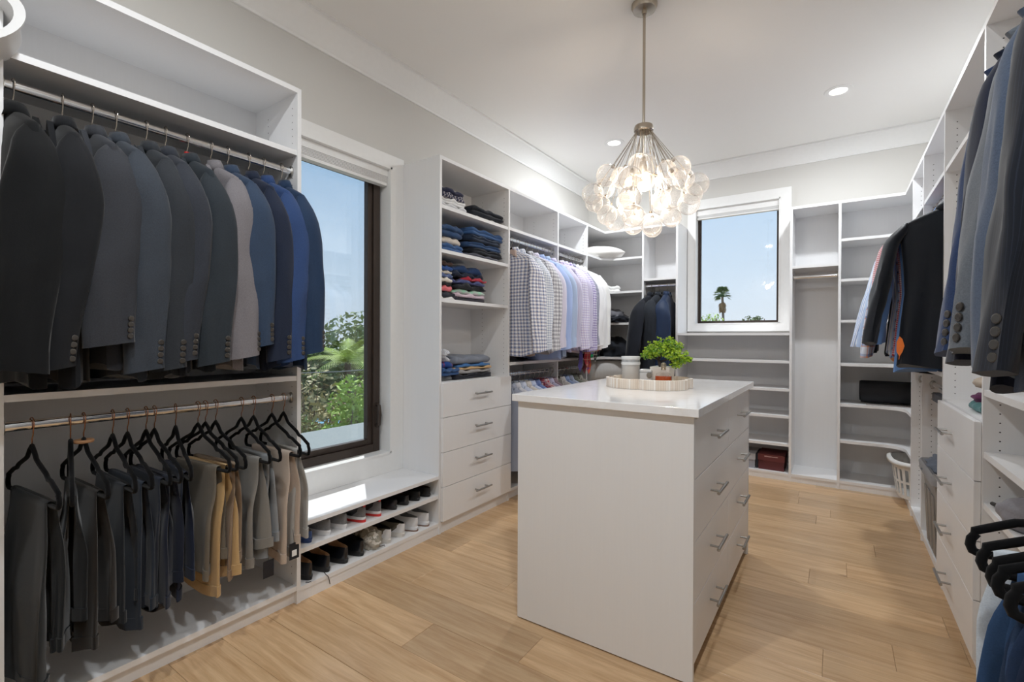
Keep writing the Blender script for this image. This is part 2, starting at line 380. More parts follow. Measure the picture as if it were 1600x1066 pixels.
def holes(run, parent, a, side, z0, z1, cols=(.325, .12), step=.032):
    """two columns of shelf pin holes on a panel face at a, facing side (+1 / -1)"""
    m = MB(); z = z0 + .03; n = 6
    while z < z1 - .02:
        for d in cols:
            pts = [run.p(a + side * .0004, d + .0027 * math.cos(2 * PI * i / n), z + .0027 * math.sin(2 * PI * i / n)) for i in range(n)]
            m.add(pts, [tuple(range(n))])
        z += step
    o = m.build('pin_holes', HOLE, parent); tag(o, kind='stuff'); return o
def unit(run, name, label, a0, a1, shelves=(), base=.07, rods=(), top=True, panels=(1, 1), back=True, kick_d=None, hole=(1, 1), rod_d=.32, h=H, group=None, cat='closet cabinet'):
    D = run.D
    e = empty(name, run.p((a0 + a1) / 2, D / 2, 0), label, cat, group)
    i0 = a0 + (T if panels[0] else 0); i1 = a1 - (T if panels[1] else 0)
    if panels[0]: run.b('side_panel', WHITE, e, a0, i0, 0, D, 0, h)
    if panels[1]: run.b('side_panel', WHITE, e, i1, a1, 0, D, 0, h)
    if back: run.b('back_panel', WHITE, e, i0, i1, 0, .006, .06, h)
    if top: run.b('top_panel', WHITE, e, i0, i1, .006, D, h - .022, h)
    if base is not None:
        run.b('bottom_shelf', WHITE, e, i0, i1, .006, D - .001, base - .022, base)
        run.b('toe_kick', WHITE, e, i0, i1, D - .05 if kick_d is None else D - kick_d - .018, D - (.03 if kick_d is None else kick_d), 0, base - .022)
    for z in shelves: run.b('shelf', WHITE, e, i0, i1, .006, D - .003, z - .022, z)
    for z in rods: rod(run, e, i0, i1, rod_d, z)
    if hole[0]: holes(run, e, i0, 1, .1, h - .05)
    if hole[1]: holes(run, e, i1, -1, .1, h - .05)
    return e
def pull(parent, run, a, d, z, L, vertical=False, k=1):
    """bar pull: bar along the run on two posts"""
    m = MB(); c = d + .036
    m.tube([run.p(a - L / 2, c, z), run.p(a + L / 2, c, z)], .0062, 10)
    for s in (-1, 1): m.tube([run.p(a + s * L * .32, d, z), run.p(a + s * L * .32, c, z)], .0048, 8)
    return auto_smooth(m.build('handle', NICKEL, parent))
# --- left run
suit_unit = unit(RL, 'suit_closet', 'double-hang white closet holding suit jackets above trousers', .30, 1.265, (2.073, 1.046), .083, (1.985, .945), hole=(0, 1), kick_d=.022)
bench = empty('shoe_bench', (-2.2, 1.72, 0), 'low white shoe bench under the tall window', 'shoe bench')
RL.b('bench_top', WHITE, bench, 1.2655, 2.1875, .002, RL.D, .345, .365); RL.b('shelf', WHITE, bench, 1.2655, 2.1875, .006, RL.D - .003, .223, .245)
RL.b('bottom_shelf', WHITE, bench, 1.2655, 2.1875, .006, RL.D - .003, .05, .07); RL.b('toe_kick', WHITE, bench, 1.2655, 2.1875, RL.D - .024, RL.D - .006, 0, .05)
RL.b('back_panel', WHITE, bench, 1.2655, 2.1875, 0, .006, 0, .345)
tall = unit(RL, 'drawer_tower', 'tall white tower with folded clothes over four drawers', 2.188, 2.955, (2.056, 1.779, 1.469, .945), .068, (), kick_d=.006, hole=(0, 1))
zs = [.940, .723, .506, .289, .074]
for i in range(4):
    d_ = RL.b('drawer', WHITE, tall, 2.203, 2.950, RL.D + .0005, RL.D + .0205, zs[i + 1] + .003, zs[i], .0015)
    pull(d_, RL, 2.578, RL.D + .0205, (zs[i] + zs[i + 1]) / 2 + .02, .17)
bay1 = unit(RL, 'shirt_closet', 'white closet bay with checked shirts next to the drawer tower', 2.955, 3.715, (2.060, 1.040), .083, (1.985, .945), panels=(0, 1), kick_d=.022)
bay2 = unit(RL, 'shirt_closet', 'white closet bay with white shirts next to the corner shelves', 3.715, 4.308, (2.060, 1.040), .083, (1.985, .945), panels=(0, 1), kick_d=.022)
# --- L-shaped corner shelving
def fillet(p0, c, p1, r, n=8):
    """rounded inner corner at c between directions to p0 and p1"""
    a = (Vector(p0) - Vector(c)).normalized() * r; b_ = (Vector(p1) - Vector(c)).normalized() * r
    C = Vector(c); out = []
    for i in range(n + 1):
        t = i / n; out.append(tuple((C + a) * (1 - t) ** 2 + C * 2 * t * (1 - t) + (C + b_) * t ** 2))
    return out
def corner_unit(name, label, wx, fx, ya, xb, zshelves):
    """corner between wall x=wx (front plane fx) and the far wall; ends at y=ya and x=xb"""
    sg = 1 if wx < fx else -1
    e = empty(name, ((wx + fx) / 2, (WF + YF) / 2, 0), label, 'corner shelf')
    def poly(r, ins=.003):
        c = (fx - sg * ins, YF + ins)
        f = [(c[0], c[1])] if r == 0 else fillet((c[0], ya), c, (xb, c[1]), r)
        p = [(wx + sg * .006, ya), (c[0], ya)] + f + [(xb, c[1]), (xb, WF - .006), (wx + sg * .006, WF - .006)]
        return p if sg > 0 else p[::-1]
    MB().prism(poly(0, 0), H - .022, H).build('top_panel', WHITE, e)
    for z in zshelves: auto_smooth(MB().prism(poly(.16), z - .022, z).build('shelf', WHITE, e), 30)
    MB().prism(poly(.03, .003), .046, .068).build('bottom_shelf', WHITE, e)
    k_ = .006
    bx('toe_kick', WHITE, e, fx - sg * k_, fx - sg * (k_ + .018), ya, YF + k_, 0, .046); bx('toe_kick', WHITE, e, fx - sg * (k_ + .018), xb, YF + k_, YF + k_ + .018, 0, .046)
    bx('back_panel', WHITE, e, wx, wx + sg * .006, ya, WF, .0, H); bx('back_panel', WHITE, e, wx + sg * .006, xb, WF - .006, WF, 0, H)
    return e
corner_l = corner_unit('corner_shelving', 'white corner shelving holding pillows and dark bags beside the white shirts', WL, XL, 4.309, -1.6315, (2.063, 1.717, 1.39, 1.03, .70, .38))
coat = unit(RF, 'coat_closet', 'narrow white closet bay with dark coats beside the small window', -1.631, -1.276, (1.829,), .068, (1.757,), kick_d=.006, hole=(0, 0))
wbay = empty('window_shelving', (-.8, 4.9, 0), 'open white shelves below the small window', 'shelving')
for z in (1.28, 1.037, .794, .561, .318): RF.b('shelf', WHITE, wbay, -1.2755, -.3355, .006, RF.D - (.0 if z > 1.2 else .003), z - .022, z)
RF.b('bottom_shelf', WHITE, wbay, -1.2755, -.3355, .006, RF.D - .003, .046, .064); RF.b('toe_kick', WHITE, wbay, -1.2755, -.3355, RF.D - .024, RF.D - .006, 0, .046)
RF.b('back_panel', WHITE, wbay, -1.2755, -.3355, 0, .006, 0, 1.258)
rodbay = unit(RF, 'long_hang_closet', 'narrow empty white closet bay with a bare rod', -.335, .0275, (1.850,), .068, (1.757,), kick_d=.006, hole=(0, 0))
corner_r = corner_unit('corner_shelving', 'white corner shelving holding the rolled black mat and laundry basket', WR, XR, 4.309, .0280, (2.046, 1.717, 1.383, 1.028, .698, .40))
# --- right run
r1 = unit(RR, 'hanging_closet', 'white hanging bay beside the corner with the laundry basket', 3.79, 4.308, (2.06, 1.06), .068, (1.985, .955), panels=(1, 1), kick_d=.012, hole=(1, 1))
r2 = unit(RR, 'hanging_closet', 'white hanging bay with the black shirt and the grey bin', 3.11, 3.79, (2.06, 1.06), .068, (1.985, .955), panels=(1, 0), kick_d=.012, hole=(1, 1))
r3 = unit(RR, 'drawer_cabinet', 'white drawer cabinet with open shelf above, beside the grey bin', 2.34, 3.11, (2.06, .935), .068, (), panels=(1, 0), kick_d=.006, hole=(1, 1))
zs = [.928, .712, .496, .282, .066]
for i in range(4):
    d_ = RR.b('drawer', WHITE, r3, 2.352, 3.098, RR.D + .0005, RR.D + .0205, zs[i + 1] + .003, zs[i], .0015)
    pull(d_, RR, 2.80, RR.D + .0205, (zs[i] + zs[i + 1]) / 2, .17)
r4 = unit(RR, 'shelf_cabinet', 'white open shelf bay next to the drawer cabinet', 1.67, 2.34, (1.045, .825, .645, .215), .068, (), panels=(1, 0), kick_d=.012, hole=(0, 1))
r5 = unit(RR, 'jacket_closet', 'double-hang white closet nearest the camera with dark jackets over trousers', .74, 1.67, (2.12, 1.09), .068, (2.045, 1.02), panels=(1, 0), kick_d=.012, hole=(0, 0))

# ------------------------------------------------------------------ island
isl = empty('island', (-.78, 2.37, 0), 'white island chest of drawers with quartz top in the middle', 'island')
ix0, ix1, iy0, iy1 = -1.147, -.410, 1.7345, 3.005
bx('end_panel', WHITE, isl, ix0, ix1, iy0, iy0 + T, .006, .948); bx('end_panel', WHITE, isl, ix0, ix1, iy1 - T, iy1, 0, .948)
bx('side_panel', WHITE, isl, ix0, ix0 + T, iy0 + T, iy1 - T, .006, .948)
bx('carcass', WHITE, isl, ix0 + T, ix1 - .022, iy0 + T, iy1 - T, .062, .940)
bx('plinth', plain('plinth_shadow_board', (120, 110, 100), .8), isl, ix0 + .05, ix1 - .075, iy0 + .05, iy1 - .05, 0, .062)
bx('countertop', QUARTZ, isl, ix0 - .020, ix1 + .020, iy0 - .020, iy1 + .025, .949, .979, .002)
ya, yb, ym = iy0 + T + .004, iy1 - T - .004, 2.390
zs = [.936, .720, .495, .278, .063]
class _I(Run):
    def __init__(s): s.k = 'I'
    def p(s, a, d, z): return (ix1 + d, a, z)
RI = _I()
for i in range(4):
    for (p0, p1) in (((ya, yb),) if i == 1 else ((ya, ym - .0015), (ym + .0015, yb))):
        d_ = bx('drawer', WHITE, isl, ix1 - .0215, ix1 - .001, p0, p1, zs[i + 1] + .003, zs[i], .0015)
        for c in ((ya + ym) / 2, (ym + yb) / 2):
            if p0 < c < p1: pull(d_, RI, c, -.001, (zs[i] + zs[i + 1]) / 2 + .012, .18)

# ------------------------------------------------------------------ recessed ceiling lights
LENS = emit('downlight_lens', (1, .97, .92), 9)
for i, (x, y, lab) in enumerate(((-1.65, 4.03, 'round recessed ceiling light beside the bubble chandelier'), (0.0, 4.06, 'round recessed ceiling light above the empty corner by the drawers'), (-1.05, .35, 'added unseen recessed ceiling light brightening the suit closet'), (0.0, .3, 'added unseen recessed ceiling light brightening the jacket closet'))):  # near pair is out of view, added to brighten the closets by the camera
    e = empty('recessed_light', (x, y, CZ), lab, 'ceiling light', 'recessed ceiling lights')
    m = MB(); m.lathe([(.052, -.001), (.056, -.006), (.085, -.004), (.088, 0), (.052, 0.0)], 32, (x, y, CZ)); auto_smooth(m.build('trim_ring', TRIM, e))
    m = MB(); m.lathe([(.0005, -.0022), (.052, -.0022), (.0525, -.0005)], 32, (x, y, CZ)); m.build('lens', LENS, e)
    ld = bpy.data.lights.new('downlight', 'AREA'); ld.shape = 'DISK'; ld.size = .1; ld.energy = DOWN_W; ld.color = (.93, .97, 1)
    lo = bpy.data.objects.new('downlight_lamp', ld); COL.objects.link(lo); lo.location = (x, y, CZ - .012); lo.parent = e; lo.matrix_parent_inverse = _world(e).inverted()

# ------------------------------------------------------------------ bubble chandelier
CX, CY = -.842, 2.455
ch = empty('chandelier', (CX, CY, CZ), 'bubble glass chandelier hanging on a nickel rod over the island', 'chandelier')
CHR = plain('chandelier_nickel', (190, 180, 166), .25, 1)
m = MB(); m.lathe([(.001, 0), (.066, 0), (.066, -.012), (.058, -.03), (.014, -.034), (.012, -.05), (.001, -.05)], 28, (CX, CY, CZ)); auto_smooth(m.build('ceiling_rose', CHR, ch))
m = MB(); m.tube([(CX, CY, CZ - .04), (CX, CY, 2.33)], .0075, 12); auto_smooth(m.build('stem', CHR, ch))
m = MB(); m.lathe([(.001, .014), (.046, .012), (.05, .0), (.05, -.016), (.044, -.022), (.001, -.024)], 28, (CX, CY, 2.325)); auto_smooth(m.build('hub', CHR, ch))
m = MB(); m.tube([(CX, CY, 2.31), (CX, CY, 2.05)], .008, 10); m.lathe([(.001, .03), (.02, .028), (.024, .0), (.024, -.045), (.001, -.047)], 18, (CX, CY, 2.12)); auto_smooth(m.build('lamp_cluster_stem', CHR, ch))
def bubble_glass():
    m = bpy.data.materials.new('bubble_glass'); m.use_nodes = True; nt = m.node_tree; nt.nodes.clear()
    tr = N(nt, 'ShaderNodeBsdfTransparent'); tr.inputs[0].default_value = (.985, .98, .975, 1)
    gl = N(nt, 'ShaderNodeBsdfGlossy'); gl.inputs['Roughness'].default_value = .06
    tl = N(nt, 'ShaderNodeBsdfTranslucent'); tl.inputs[0].default_value = (1, .96, .92, 1)
    df = N(nt, 'ShaderNodeBsdfDiffuse'); df.inputs[0].default_value = (.95, .92, .9, 1)
    ms = N(nt, 'ShaderNodeMixShader'); ms.inputs[0].default_value = .5; nt.links.new(tl.outputs[0], ms.inputs[1]); nt.links.new(df.outputs[0], ms.inputs[2])
    tc = N(nt, 'ShaderNodeTexCoord'); vo = N(nt, 'ShaderNodeTexVoronoi', feature='DISTANCE_TO_EDGE'); vo.inputs['Scale'].default_value = 6
    nt.links.new(tc.outputs['Object'], vo.inputs['Vector'])
    cr = N(nt, 'ShaderNodeValToRGB'); cr.color_ramp.elements[0].position = .0; cr.color_ramp.elements[0].color = (.16, .16, .16, 1); cr.color_ramp.elements[1].position = .16; cr.color_ramp.elements[1].color = (.03, .03, .03, 1)
    nt.links.new(vo.outputs['Distance'], cr.inputs[0])
    m1 = N(nt, 'ShaderNodeMixShader'); nt.links.new(cr.outputs[0], m1.inputs[0]); nt.links.new(tr.outputs[0], m1.inputs[1]); nt.links.new(ms.outputs[0], m1.inputs[2])
    rim = N(nt, 'ShaderNodeBsdfDiffuse'); rim.inputs[0].default_value = (.98, .96, .94, 1)  # bright glass outline painted as white colour toward each globe's silhouette
    rl = N(nt, 'ShaderNodeLayerWeight'); rl.inputs[0].default_value = .5; rp = N(nt, 'ShaderNodeMath', operation='POWER'); rp.inputs[1].default_value = 3; nt.links.new(rl.outputs['Facing'], rp.inputs[0]); rq = N(nt, 'ShaderNodeMath', operation='MULTIPLY'); rq.inputs[1].default_value = .8; nt.links.new(rp.outputs[0], rq.inputs[0])
    mr_ = N(nt, 'ShaderNodeMixShader'); nt.links.new(rq.outputs[0], mr_.inputs[0]); nt.links.new(m1.outputs[0], mr_.inputs[1]); nt.links.new(rim.outputs[0], mr_.inputs[2]); m1 = mr_
    m2 = N(nt, 'ShaderNodeMixShader'); nt.links.new(schlick(nt, .05, .5), m2.inputs[0]); nt.links.new(m1.outputs[0], m2.inputs[1]); nt.links.new(gl.outputs[0], m2.inputs[2])
    bp = N(nt, 'ShaderNodeBump'); bp.inputs['Strength'].default_value = .5; bp.inputs['Distance'].default_value = .003; nt.links.new(vo.outputs['Distance'], bp.inputs['Height']); nt.links.new(bp.outputs[0], gl.inputs['Normal'])
    o = N(nt, 'ShaderNodeOutputMaterial'); nt.links.new(m2.outputs[0], o.inputs[0]); return m
BUB = bubble_glass()
gm = MB().sphere((0, 0, 0), 1, 24, 14); gproto = gm.build('globe', BUB, None, smooth=True)
gr = random.Random(11); globes = []
tiers = [(2.095, .115, 4, .2), (2.055, .21, 7, .5), (1.985, .27, 8, .0), (1.905, .225, 7, .35), (1.84, .145, 4, .1), (1.80, .05, 2, .6), (1.95, .09, 2, .4)]
first = True
for z, r_, n, ph in tiers:
    for i in range(n):
        a = ph + 2 * PI * i / n + gr.uniform(-.12, .12); rad = gr.choice((.056, .056, .058, .048)) if r_ > .09 else .05
        p = (CX + r_ * math.cos(a), CY + r_ * math.sin(a), z + gr.uniform(-.018, .018))
        if first: g = gproto; first = False
        else: g = bpy.data.objects.new('globe', gproto.data); COL.objects.link(g)
        g.location = p; g.scale = (rad,) * 3; g.parent = ch; g.matrix_parent_inverse = _world(ch).inverted()
        globes.append((p, rad))
        # wire and cap (sub-parts follow the globe as parts of the chandelier)
        a2 = a; hub = Vector((CX + .036 * math.cos(a2), CY + .036 * math.sin(a2), 2.31)); tp = Vector(p) + (hub - Vector(p)).normalized() * rad
        m = MB(); m.tube([hub, tp], .0016, 6); auto_smooth(m.build('wire', CHR, ch))
        m = MB(); dv = (hub - Vector(p)).normalized(); m.tube([tp - dv * .004, tp + dv * .012], [.009, .007], 10); auto_smooth(m.build('globe_cap', CHR, ch))
BULB = emit('warm_bulb', (1, .72, .42), 7)
for i in range(4):
    a = .5 + i * PI / 2; p = Vector((CX + .075 * math.cos(a), CY + .075 * math.sin(a), 2.045))
    m = MB(); m.sphere(p, .019, 14, 8, 1.35); m.build('bulb', BULB, ch, smooth=True)
    m = MB(); m.tube([(CX, CY, 2.10), tuple(p + Vector((0, 0, .03)))], .005, 8); m.build('lamp_arm', CHR, ch, smooth=True)
ld = bpy.data.lights.new('chandelier_glow', 'POINT'); ld.energy = 11; ld.color = (1, .86, .70); ld.shadow_soft_size = .03
lo = bpy.data.objects.new('chandelier_lamp', ld); COL.objects.link(lo); lo.location = (CX, CY, 2.0); lo.parent = ch; lo.matrix_parent_inverse = _world(ch).inverted()
# ------------------------------------------------------------------ fabrics
def fabric(name, rgb, weave=.25, scale=900, rough=.9, sheen=.15, var=.0):
    if name in _M: return _M[name]
    m, nt, b = nodes(name); b.inputs['Roughness'].default_value = rough; b.inputs['Specular IOR Level'].default_value = .25
    b.inputs['Sheen Weight'].default_value = sheen; b.inputs['Sheen Roughness'].default_value = .45
    c = lin(rgb); tc = N(nt, 'ShaderNodeTexCoord')
    nz = N(nt, 'ShaderNodeTexNoise'); nz.inputs['Scale'].default_value = scale * .35; nz.inputs['Detail'].default_value = 2; nt.links.new(tc.outputs['Object'], nz.inputs['Vector'])
    mx = N(nt, 'ShaderNodeMix', data_type='RGBA'); mx.inputs[6].default_value = tuple(x * (1 - weave) for x in c[:3]) + (1,); mx.inputs[7].default_value = tuple(min(1, x * (1 + weave)) for x in c[:3]) + (1,)
    nt.links.new(nz.outputs['Fac'], mx.inputs[0]); nt.links.new(mx.outputs[2], b.inputs['Base Color'])
    bp = N(nt, 'ShaderNodeBump'); bp.inputs['Strength'].default_value = .25; bp.inputs['Distance'].default_value = .001
    nt.links.new(nz.outputs['Fac'], bp.inputs['Height']); nt.links.new(bp.outputs[0], b.inputs['Normal'])
    _M[name] = m; return m
def checked(name, ground, c1, p1, duty=.5, c2=None, p2=None, duty2=.12, vert_only=False):
    """woven check from the garment's own cloth coordinates (metres)"""
    if name in _M: return _M[name]
    m, nt, b = nodes(name); b.inputs['Roughness'].default_value = .85; b.inputs['Specular IOR Level'].default_value = .25; b.inputs['Sheen Weight'].default_value = .15
    uv = N(nt, 'ShaderNodeUVMap'); sp = N(nt, 'ShaderNodeSeparateXYZ'); nt.links.new(uv.outputs[0], sp.inputs[0])
    def band(ax, per, dt):
        a = N(nt, 'ShaderNodeMath', operation='MULTIPLY'); a.inputs[1].default_value = 1 / per; nt.links.new(sp.outputs[ax], a.inputs[0])
        f = N(nt, 'ShaderNodeMath', operation='FRACT'); nt.links.new(a.outputs[0], f.inputs[0])
        g = N(nt, 'ShaderNodeMath', operation='LESS_THAN'); g.inputs[1].default_value = dt; nt.links.new(f.outputs[0], g.inputs[0]); return g.outputs[0]
    def both(per, dt):
        if vert_only: return band(0, per, dt)
        s = N(nt, 'ShaderNodeMath', operation='ADD'); nt.links.new(band(0, per, dt), s.inputs[0]); nt.links.new(band(1, per, dt), s.inputs[1])
        h = N(nt, 'ShaderNodeMath', operation='MULTIPLY'); h.inputs[1].default_value = .5; nt.links.new(s.outputs[0], h.inputs[0]); return h.outputs[0]
    mx = N(nt, 'ShaderNodeMix', data_type='RGBA'); mx.inputs[6].default_value = lin(ground); mx.inputs[7].default_value = lin(c1)
    nt.links.new(both(p1, duty), mx.inputs[0]); out = mx.outputs[2]
    if c2:
        m2 = N(nt, 'ShaderNodeMix', data_type='RGBA'); nt.links.new(both(p2, duty2), m2.inputs[0]); nt.links.new(out, m2.inputs[6]); m2.inputs[7].default_value = lin(c2); out = m2.outputs[2]
    nt.links.new(out, b.inputs['Base Color'])
    _M[name] = m; return m
VELVET = plain('black_velvet', (11, 11, 13), .95, sheen=.08, spec=.15)
VELNAVY = plain('dark_plastic', (26, 26, 28), .45)
HOOK = plain('hanger_hook_metal', (200, 190, 180), .2, 1)
COPPER = plain('rose_gold_hook', (190, 140, 115), .25, 1)
DKWOOD = plain('dark_wood_hanger', (66, 40, 30), .35)
BLKHANG = plain('black_hanger', (24, 24, 26), .4)
BUTTON = plain('horn_button', (60, 56, 52), .3, spec=.6)
def sm(x, a, b_):
    t = min(max((x - a) / (b_ - a), 0), 1); return t * t * (3 - 2 * t)
def interp(z, tab, k):
    zs = [t[0] for t in tab]
    return float(np.interp(z, zs[::-1], [t[k] for t in tab][::-1])) if zs[0] > zs[-1] else float(np.interp(z, zs, [t[k] for t in tab]))

def hook_pts(r=.0185):
    """wire hook over the rod (rod centre at origin), down to the hanger neck"""
    pts = []
    for i in range(11):
        a = R(205 - i * 25); pts.append((r * math.cos(a), 0, .004 + r * math.sin(a)))
    pts += [(.010, 0, -.03), (0, 0, -.045), (0, 0, -.075)]
    return pts
def hanger(name, loc, rz, label, group, style='velvet', w=.215, mat=None, hookmat=None, bar=True, tr_=.0066):
    e = empty(name, loc, label, 'hanger', group, rz)
    m = MB(); m.tube(hook_pts(), .0019, 6); m.build('hook', hookmat or HOOK, e, smooth=True, world=False)
    if style == 'velvet':
        m = MB(); n = 22; pts = []
        for i in range(n + 1):           # shoulders: left end up to the neck and down to the right end
            t = -1 + 2 * i / n; x = t * w; q = abs(t)
            z = -.066 - .030 * sm(q, 0, .22) - .088 * q ** 1.2
            if .55 < q < .68: z -= .006
            pts.append((x, 0, z))
        ea = [(.992, -.190), (1.022, -.200), (1.030, -.213), (1.012, -.224), (.97, -.228)]
        pts = [(-w * p, 0, q) for p, q in ea[::-1]] + pts + [(w * p, 0, q) for p, q in ea]
        m.tube(pts + [(w * .3, 0, -.228), (-w * .3, 0, -.228)], tr_, 8, closed=True)
        m.build('frame', mat or VELVET, e, smooth=True, world=False)
    else:                                  # thick shaped coat hanger
        m = MB(); rings = []; n = 18
        for i in range(n + 1):
            t = -1 + 2 * i / n; q = abs(t); x = t * w * .84
            z = -.092 - .085 * q ** 1.2; hh = .014 + .003 * q; dd = .009 + .013 * sm(q, .2, .9)
            if q > .97: hh *= .7; dd *= .7
            rings.append([(x, dd * math.cos(a), z + hh * math.sin(a)) for a in [2 * PI * j / 10 for j in range(10)]])
        m.loft(rings); m.build('frame', mat or DKWOOD, e, smooth=True, world=False)
    return e

def garment(name, loc, rz, label, cat, group, mat, seed, kind='jacket', L=.85, thick=1.0, facing=1, srot=0., cuff=.855, flare=.035, sw=.212, swing=.03, sleeve_w=1.0, buttons=True, collar_mat=None, front_drop=0., hang_x=0., sboth=True, lapel=True, pop=.040, btn=.0085, room=1):
    """jacket or shirt hanging with its shoulder line along local x, rod centre at the origin"""
    e = empty(name, loc, label, cat, group, rz)
    r_ = random.Random(seed); ph = [r_.uniform(0, 6.28) for _ in range(8)]
    J = kind == 'jacket'
    tab = [(-.088, .050, .030), (-.096, .066, .036), (-.110, .098, .042), (-.130, .142, .048), (-.152, .184, .052), (-.172, sw, .054),
           (-.205, sw + .004, .056), (-.27, sw - .004, .058), (-.38, sw - .014, .058), (-.52, sw - .020, .056), (-.68, sw - .004, .056), (-L - .001, sw + .012, .058)]
    zz = [-.088, -.092, -.096, -.103, -.110, -.12, -.13, -.141, -.152, -.162, -.172, -.188, -.205] + list(np.linspace(-.24, -L, 22))
    K = 40; rings = []
    for z in zz:
        w_ = interp(z, tab, 1); d_ = interp(z, tab, 2) * thick; lo = sm(-z, .25, .8); ring = []
        for j in range(K):
            a = 2 * PI * j / K; ca, sa = math.cos(a), math.sin(a)
            x = w_ * math.copysign(abs(ca) ** .75, ca); y = d_ * math.copysign(abs(sa) ** .85, sa)
            f = (.010 * math.sin(5 * a + ph[0] + z * 2) + .007 * math.sin(9 * a + ph[1] - z * 3) + .004 * math.sin(14 * a + ph[2])) * (.25 + .75 * lo) * min(1, thick + .2)
            if z > -.2: f *= .15
            y += f * (1 if abs(sa) > .2 else .3); x += f * .35
            z2 = z + (.012 * math.sin(3 * a + ph[3]) * lo if z < -L + .05 else 0)
            if front_drop and sa * facing < 0: z2 -= front_drop * lo
            ring.append((x + hang_x * lo, y, z2))
        rings.append(ring)
    m = MB(); m.loft(rings[::-1]); auto_smooth(m.build('body', mat, e, world=False), 55)
    # sleeves
    for s in ((-1, 1) if sboth else (1,)):
        n = 24; rings = []; K2 = 20
        for i in range(n + 1):
            t = i / n; z = -.158 - (cuff - .158) * t
            cx = sw - .018 + pop * sm(t, 0, .18) + (flare if s == room else .0) * t + .006 * math.sin(3 * t + ph[4])
            cy_ = -facing * swing * sm(t, .2, 1) + .004 * math.sin(4 * t + ph[5])
            a_ = (.040 + .030 * sm(t, 0, .32) - .016 * sm(t, .5, 1)) * sleeve_w
            b_ = (.026 + .010 * sm(t, 0, .12) - .007 * sm(t, .5, 1)) * (.85 + .3 * thick * .5)
            if i == 0: a_ *= .45; b_ *= .45
            elif i == 1: a_ *= .85; b_ *= .85
            if kind == 'shirt' and t > .9: a_ *= 1.02
            elif kind == 'shirt' and t > .84: a_ *= .97
            rot = srot * s * sm(t, .03, .25); ring = []
            for j in range(K2):
                q = 2 * PI * j / K2; u = a_ * math.sin(q); v = b_ * math.cos(q)
                wv = (.0045 * math.sin(3 * q + 6 * t + ph[6]) + .0032 * math.sin(5 * q - 9 * t + ph[7]) + .0022 * math.sin(2 * q + 22 * t + ph[0]) * sm(t, .35, .5) * (1 - sm(t, .6, .75))) * sm(t, .1, .4)
                v += wv; X = v * math.cos(rot) + u * math.sin(rot); Y = u * math.cos(rot) - v * math.sin(rot)
                zc = z + (.010 * math.sin(q) * facing if i == n else 0)
                ring.append((s * (cx + X), cy_ + Y, zc))
            rings.append(ring if s > 0 else ring[::-1])
        m = MB(); m.loft(rings[::-1]); so = auto_smooth(m.build('sleeve', mat, e, world=False), 55)
        cuffc = np.mean(np.array(rings[-1]), 0)
        if kind == 'shirt':                # cuff band
            A = np.array(rings[-4:]); C = A.mean(1, keepdims=True); A = C + (A - C) * np.array([1.05, 1.05, 1])
            m = MB(); m.loft(A[::-1]); auto_smooth(m.build('cuff', collar_mat or mat, so, world=False), 55)
        if J and buttons:                  # four cuff buttons on the outside of the sleeve
            for bi in range(4):
                t = .955 - btn * 3.4 * bi; i = t * n; i0 = int(i); f = i - i0
                j = int((.40 if facing > 0 else .10) * K2) % K2 if False else (3 if facing > 0 else K2 - 3)
                P0 = Vector(rings[i0][j if s > 0 else K2 - 1 - j]); P1 = Vector(rings[min(i0 + 1, n)][j if s > 0 else K2 - 1 - j]); P = P0.lerp(P1, f)
                Cc = Vector(np.mean(np.array(rings[i0]), 0)); nrm = (P - Cc); nrm.z = 0
                nrm = (nrm.normalized() * .5 + Vector((s * math.cos(srot * s), -math.sin(srot * s) * s, 0)) * .8).normalized()
                m = MB(); m.tube([P - nrm * .001, P + nrm * .0028, P + nrm * .0036], [btn, btn, btn * .75], 12); m.build('button', BUTTON, so, smooth=False, world=False)
    # collar
    m = MB(); rings = []
    for i in range(15):
        a = R(-62 - facing * 0) + R(304) * i / 14; a = -PI / 2 * facing + R(28) + R(304) * i / 14
        ca, sa = math.cos(a), math.sin(a)
        ring = []
        for (kx, kz) in ((.060, -.102), (.050, -.080), (.0505, -.066), (.056, -.0635), (.067, -.082), (.080, -.114)):
            ring.append((kx * ca * 1.02, kx * sa * .62 * (.6 + .4 * thick), kz + .004 * sa * facing))
        rings.append(ring)
    m.loft(rings, closed=True); m.build('collar', collar_mat or mat, e, smooth=True, world=False)
    fy = -facing
    if J and lapel:
        for s in (-1, 1):
            pts = [(.052, -.092), (.085, -.135), (.112, -.185), (.088, -.20), (.096, -.225), (.060, -.33), (.012, -.47), (.002, -.47), (.02, -.3), (.03, -.15)]
            y0_ = .046 * thick + .012
            m = MB(); P = [(s * x, z) for x, z in pts]; P = P if s > 0 else P[::-1]
            yo = sorted((fy * y0_, fy * (y0_ + .005))); m.extrude(P, yo[0] - .01 * (fy > 0), yo[1] + .01 * (fy < 0)); m.build('lapel', mat, e, world=False)
    elif not J:
        d0 = .057 * thick
        rings = []
        for z in np.linspace(-.12, -L + .015, 14):
            d_ = interp(z, tab, 2) * thick; lo = sm(-z, .25, .8); yb_ = fy * (d_ + .004 + .012 * lo * min(1, thick + .2))
            rings.append([(x, yb_ + fy * q, z) for x, q in ((-.015, -.004), (.015, -.004), (.015, .002), (-.015, .002))])
        m = MB(); m.loft(rings); m.build('placket', collar_mat or mat, e, world=False)
        for s in (-1, 1):                  # collar points
            P = [(s * .012, -.088), (s * .062, -.093), (s * .075, -.150), (s * .02, -.118)]; P = P if s > 0 else P[::-1]
            yo = sorted((fy * .030, fy * (.052 * thick + .012))); m = MB(); m.extrude(P, yo[0], yo[1]); m.build('collar_point', collar_mat or mat, e, world=False)
    return e

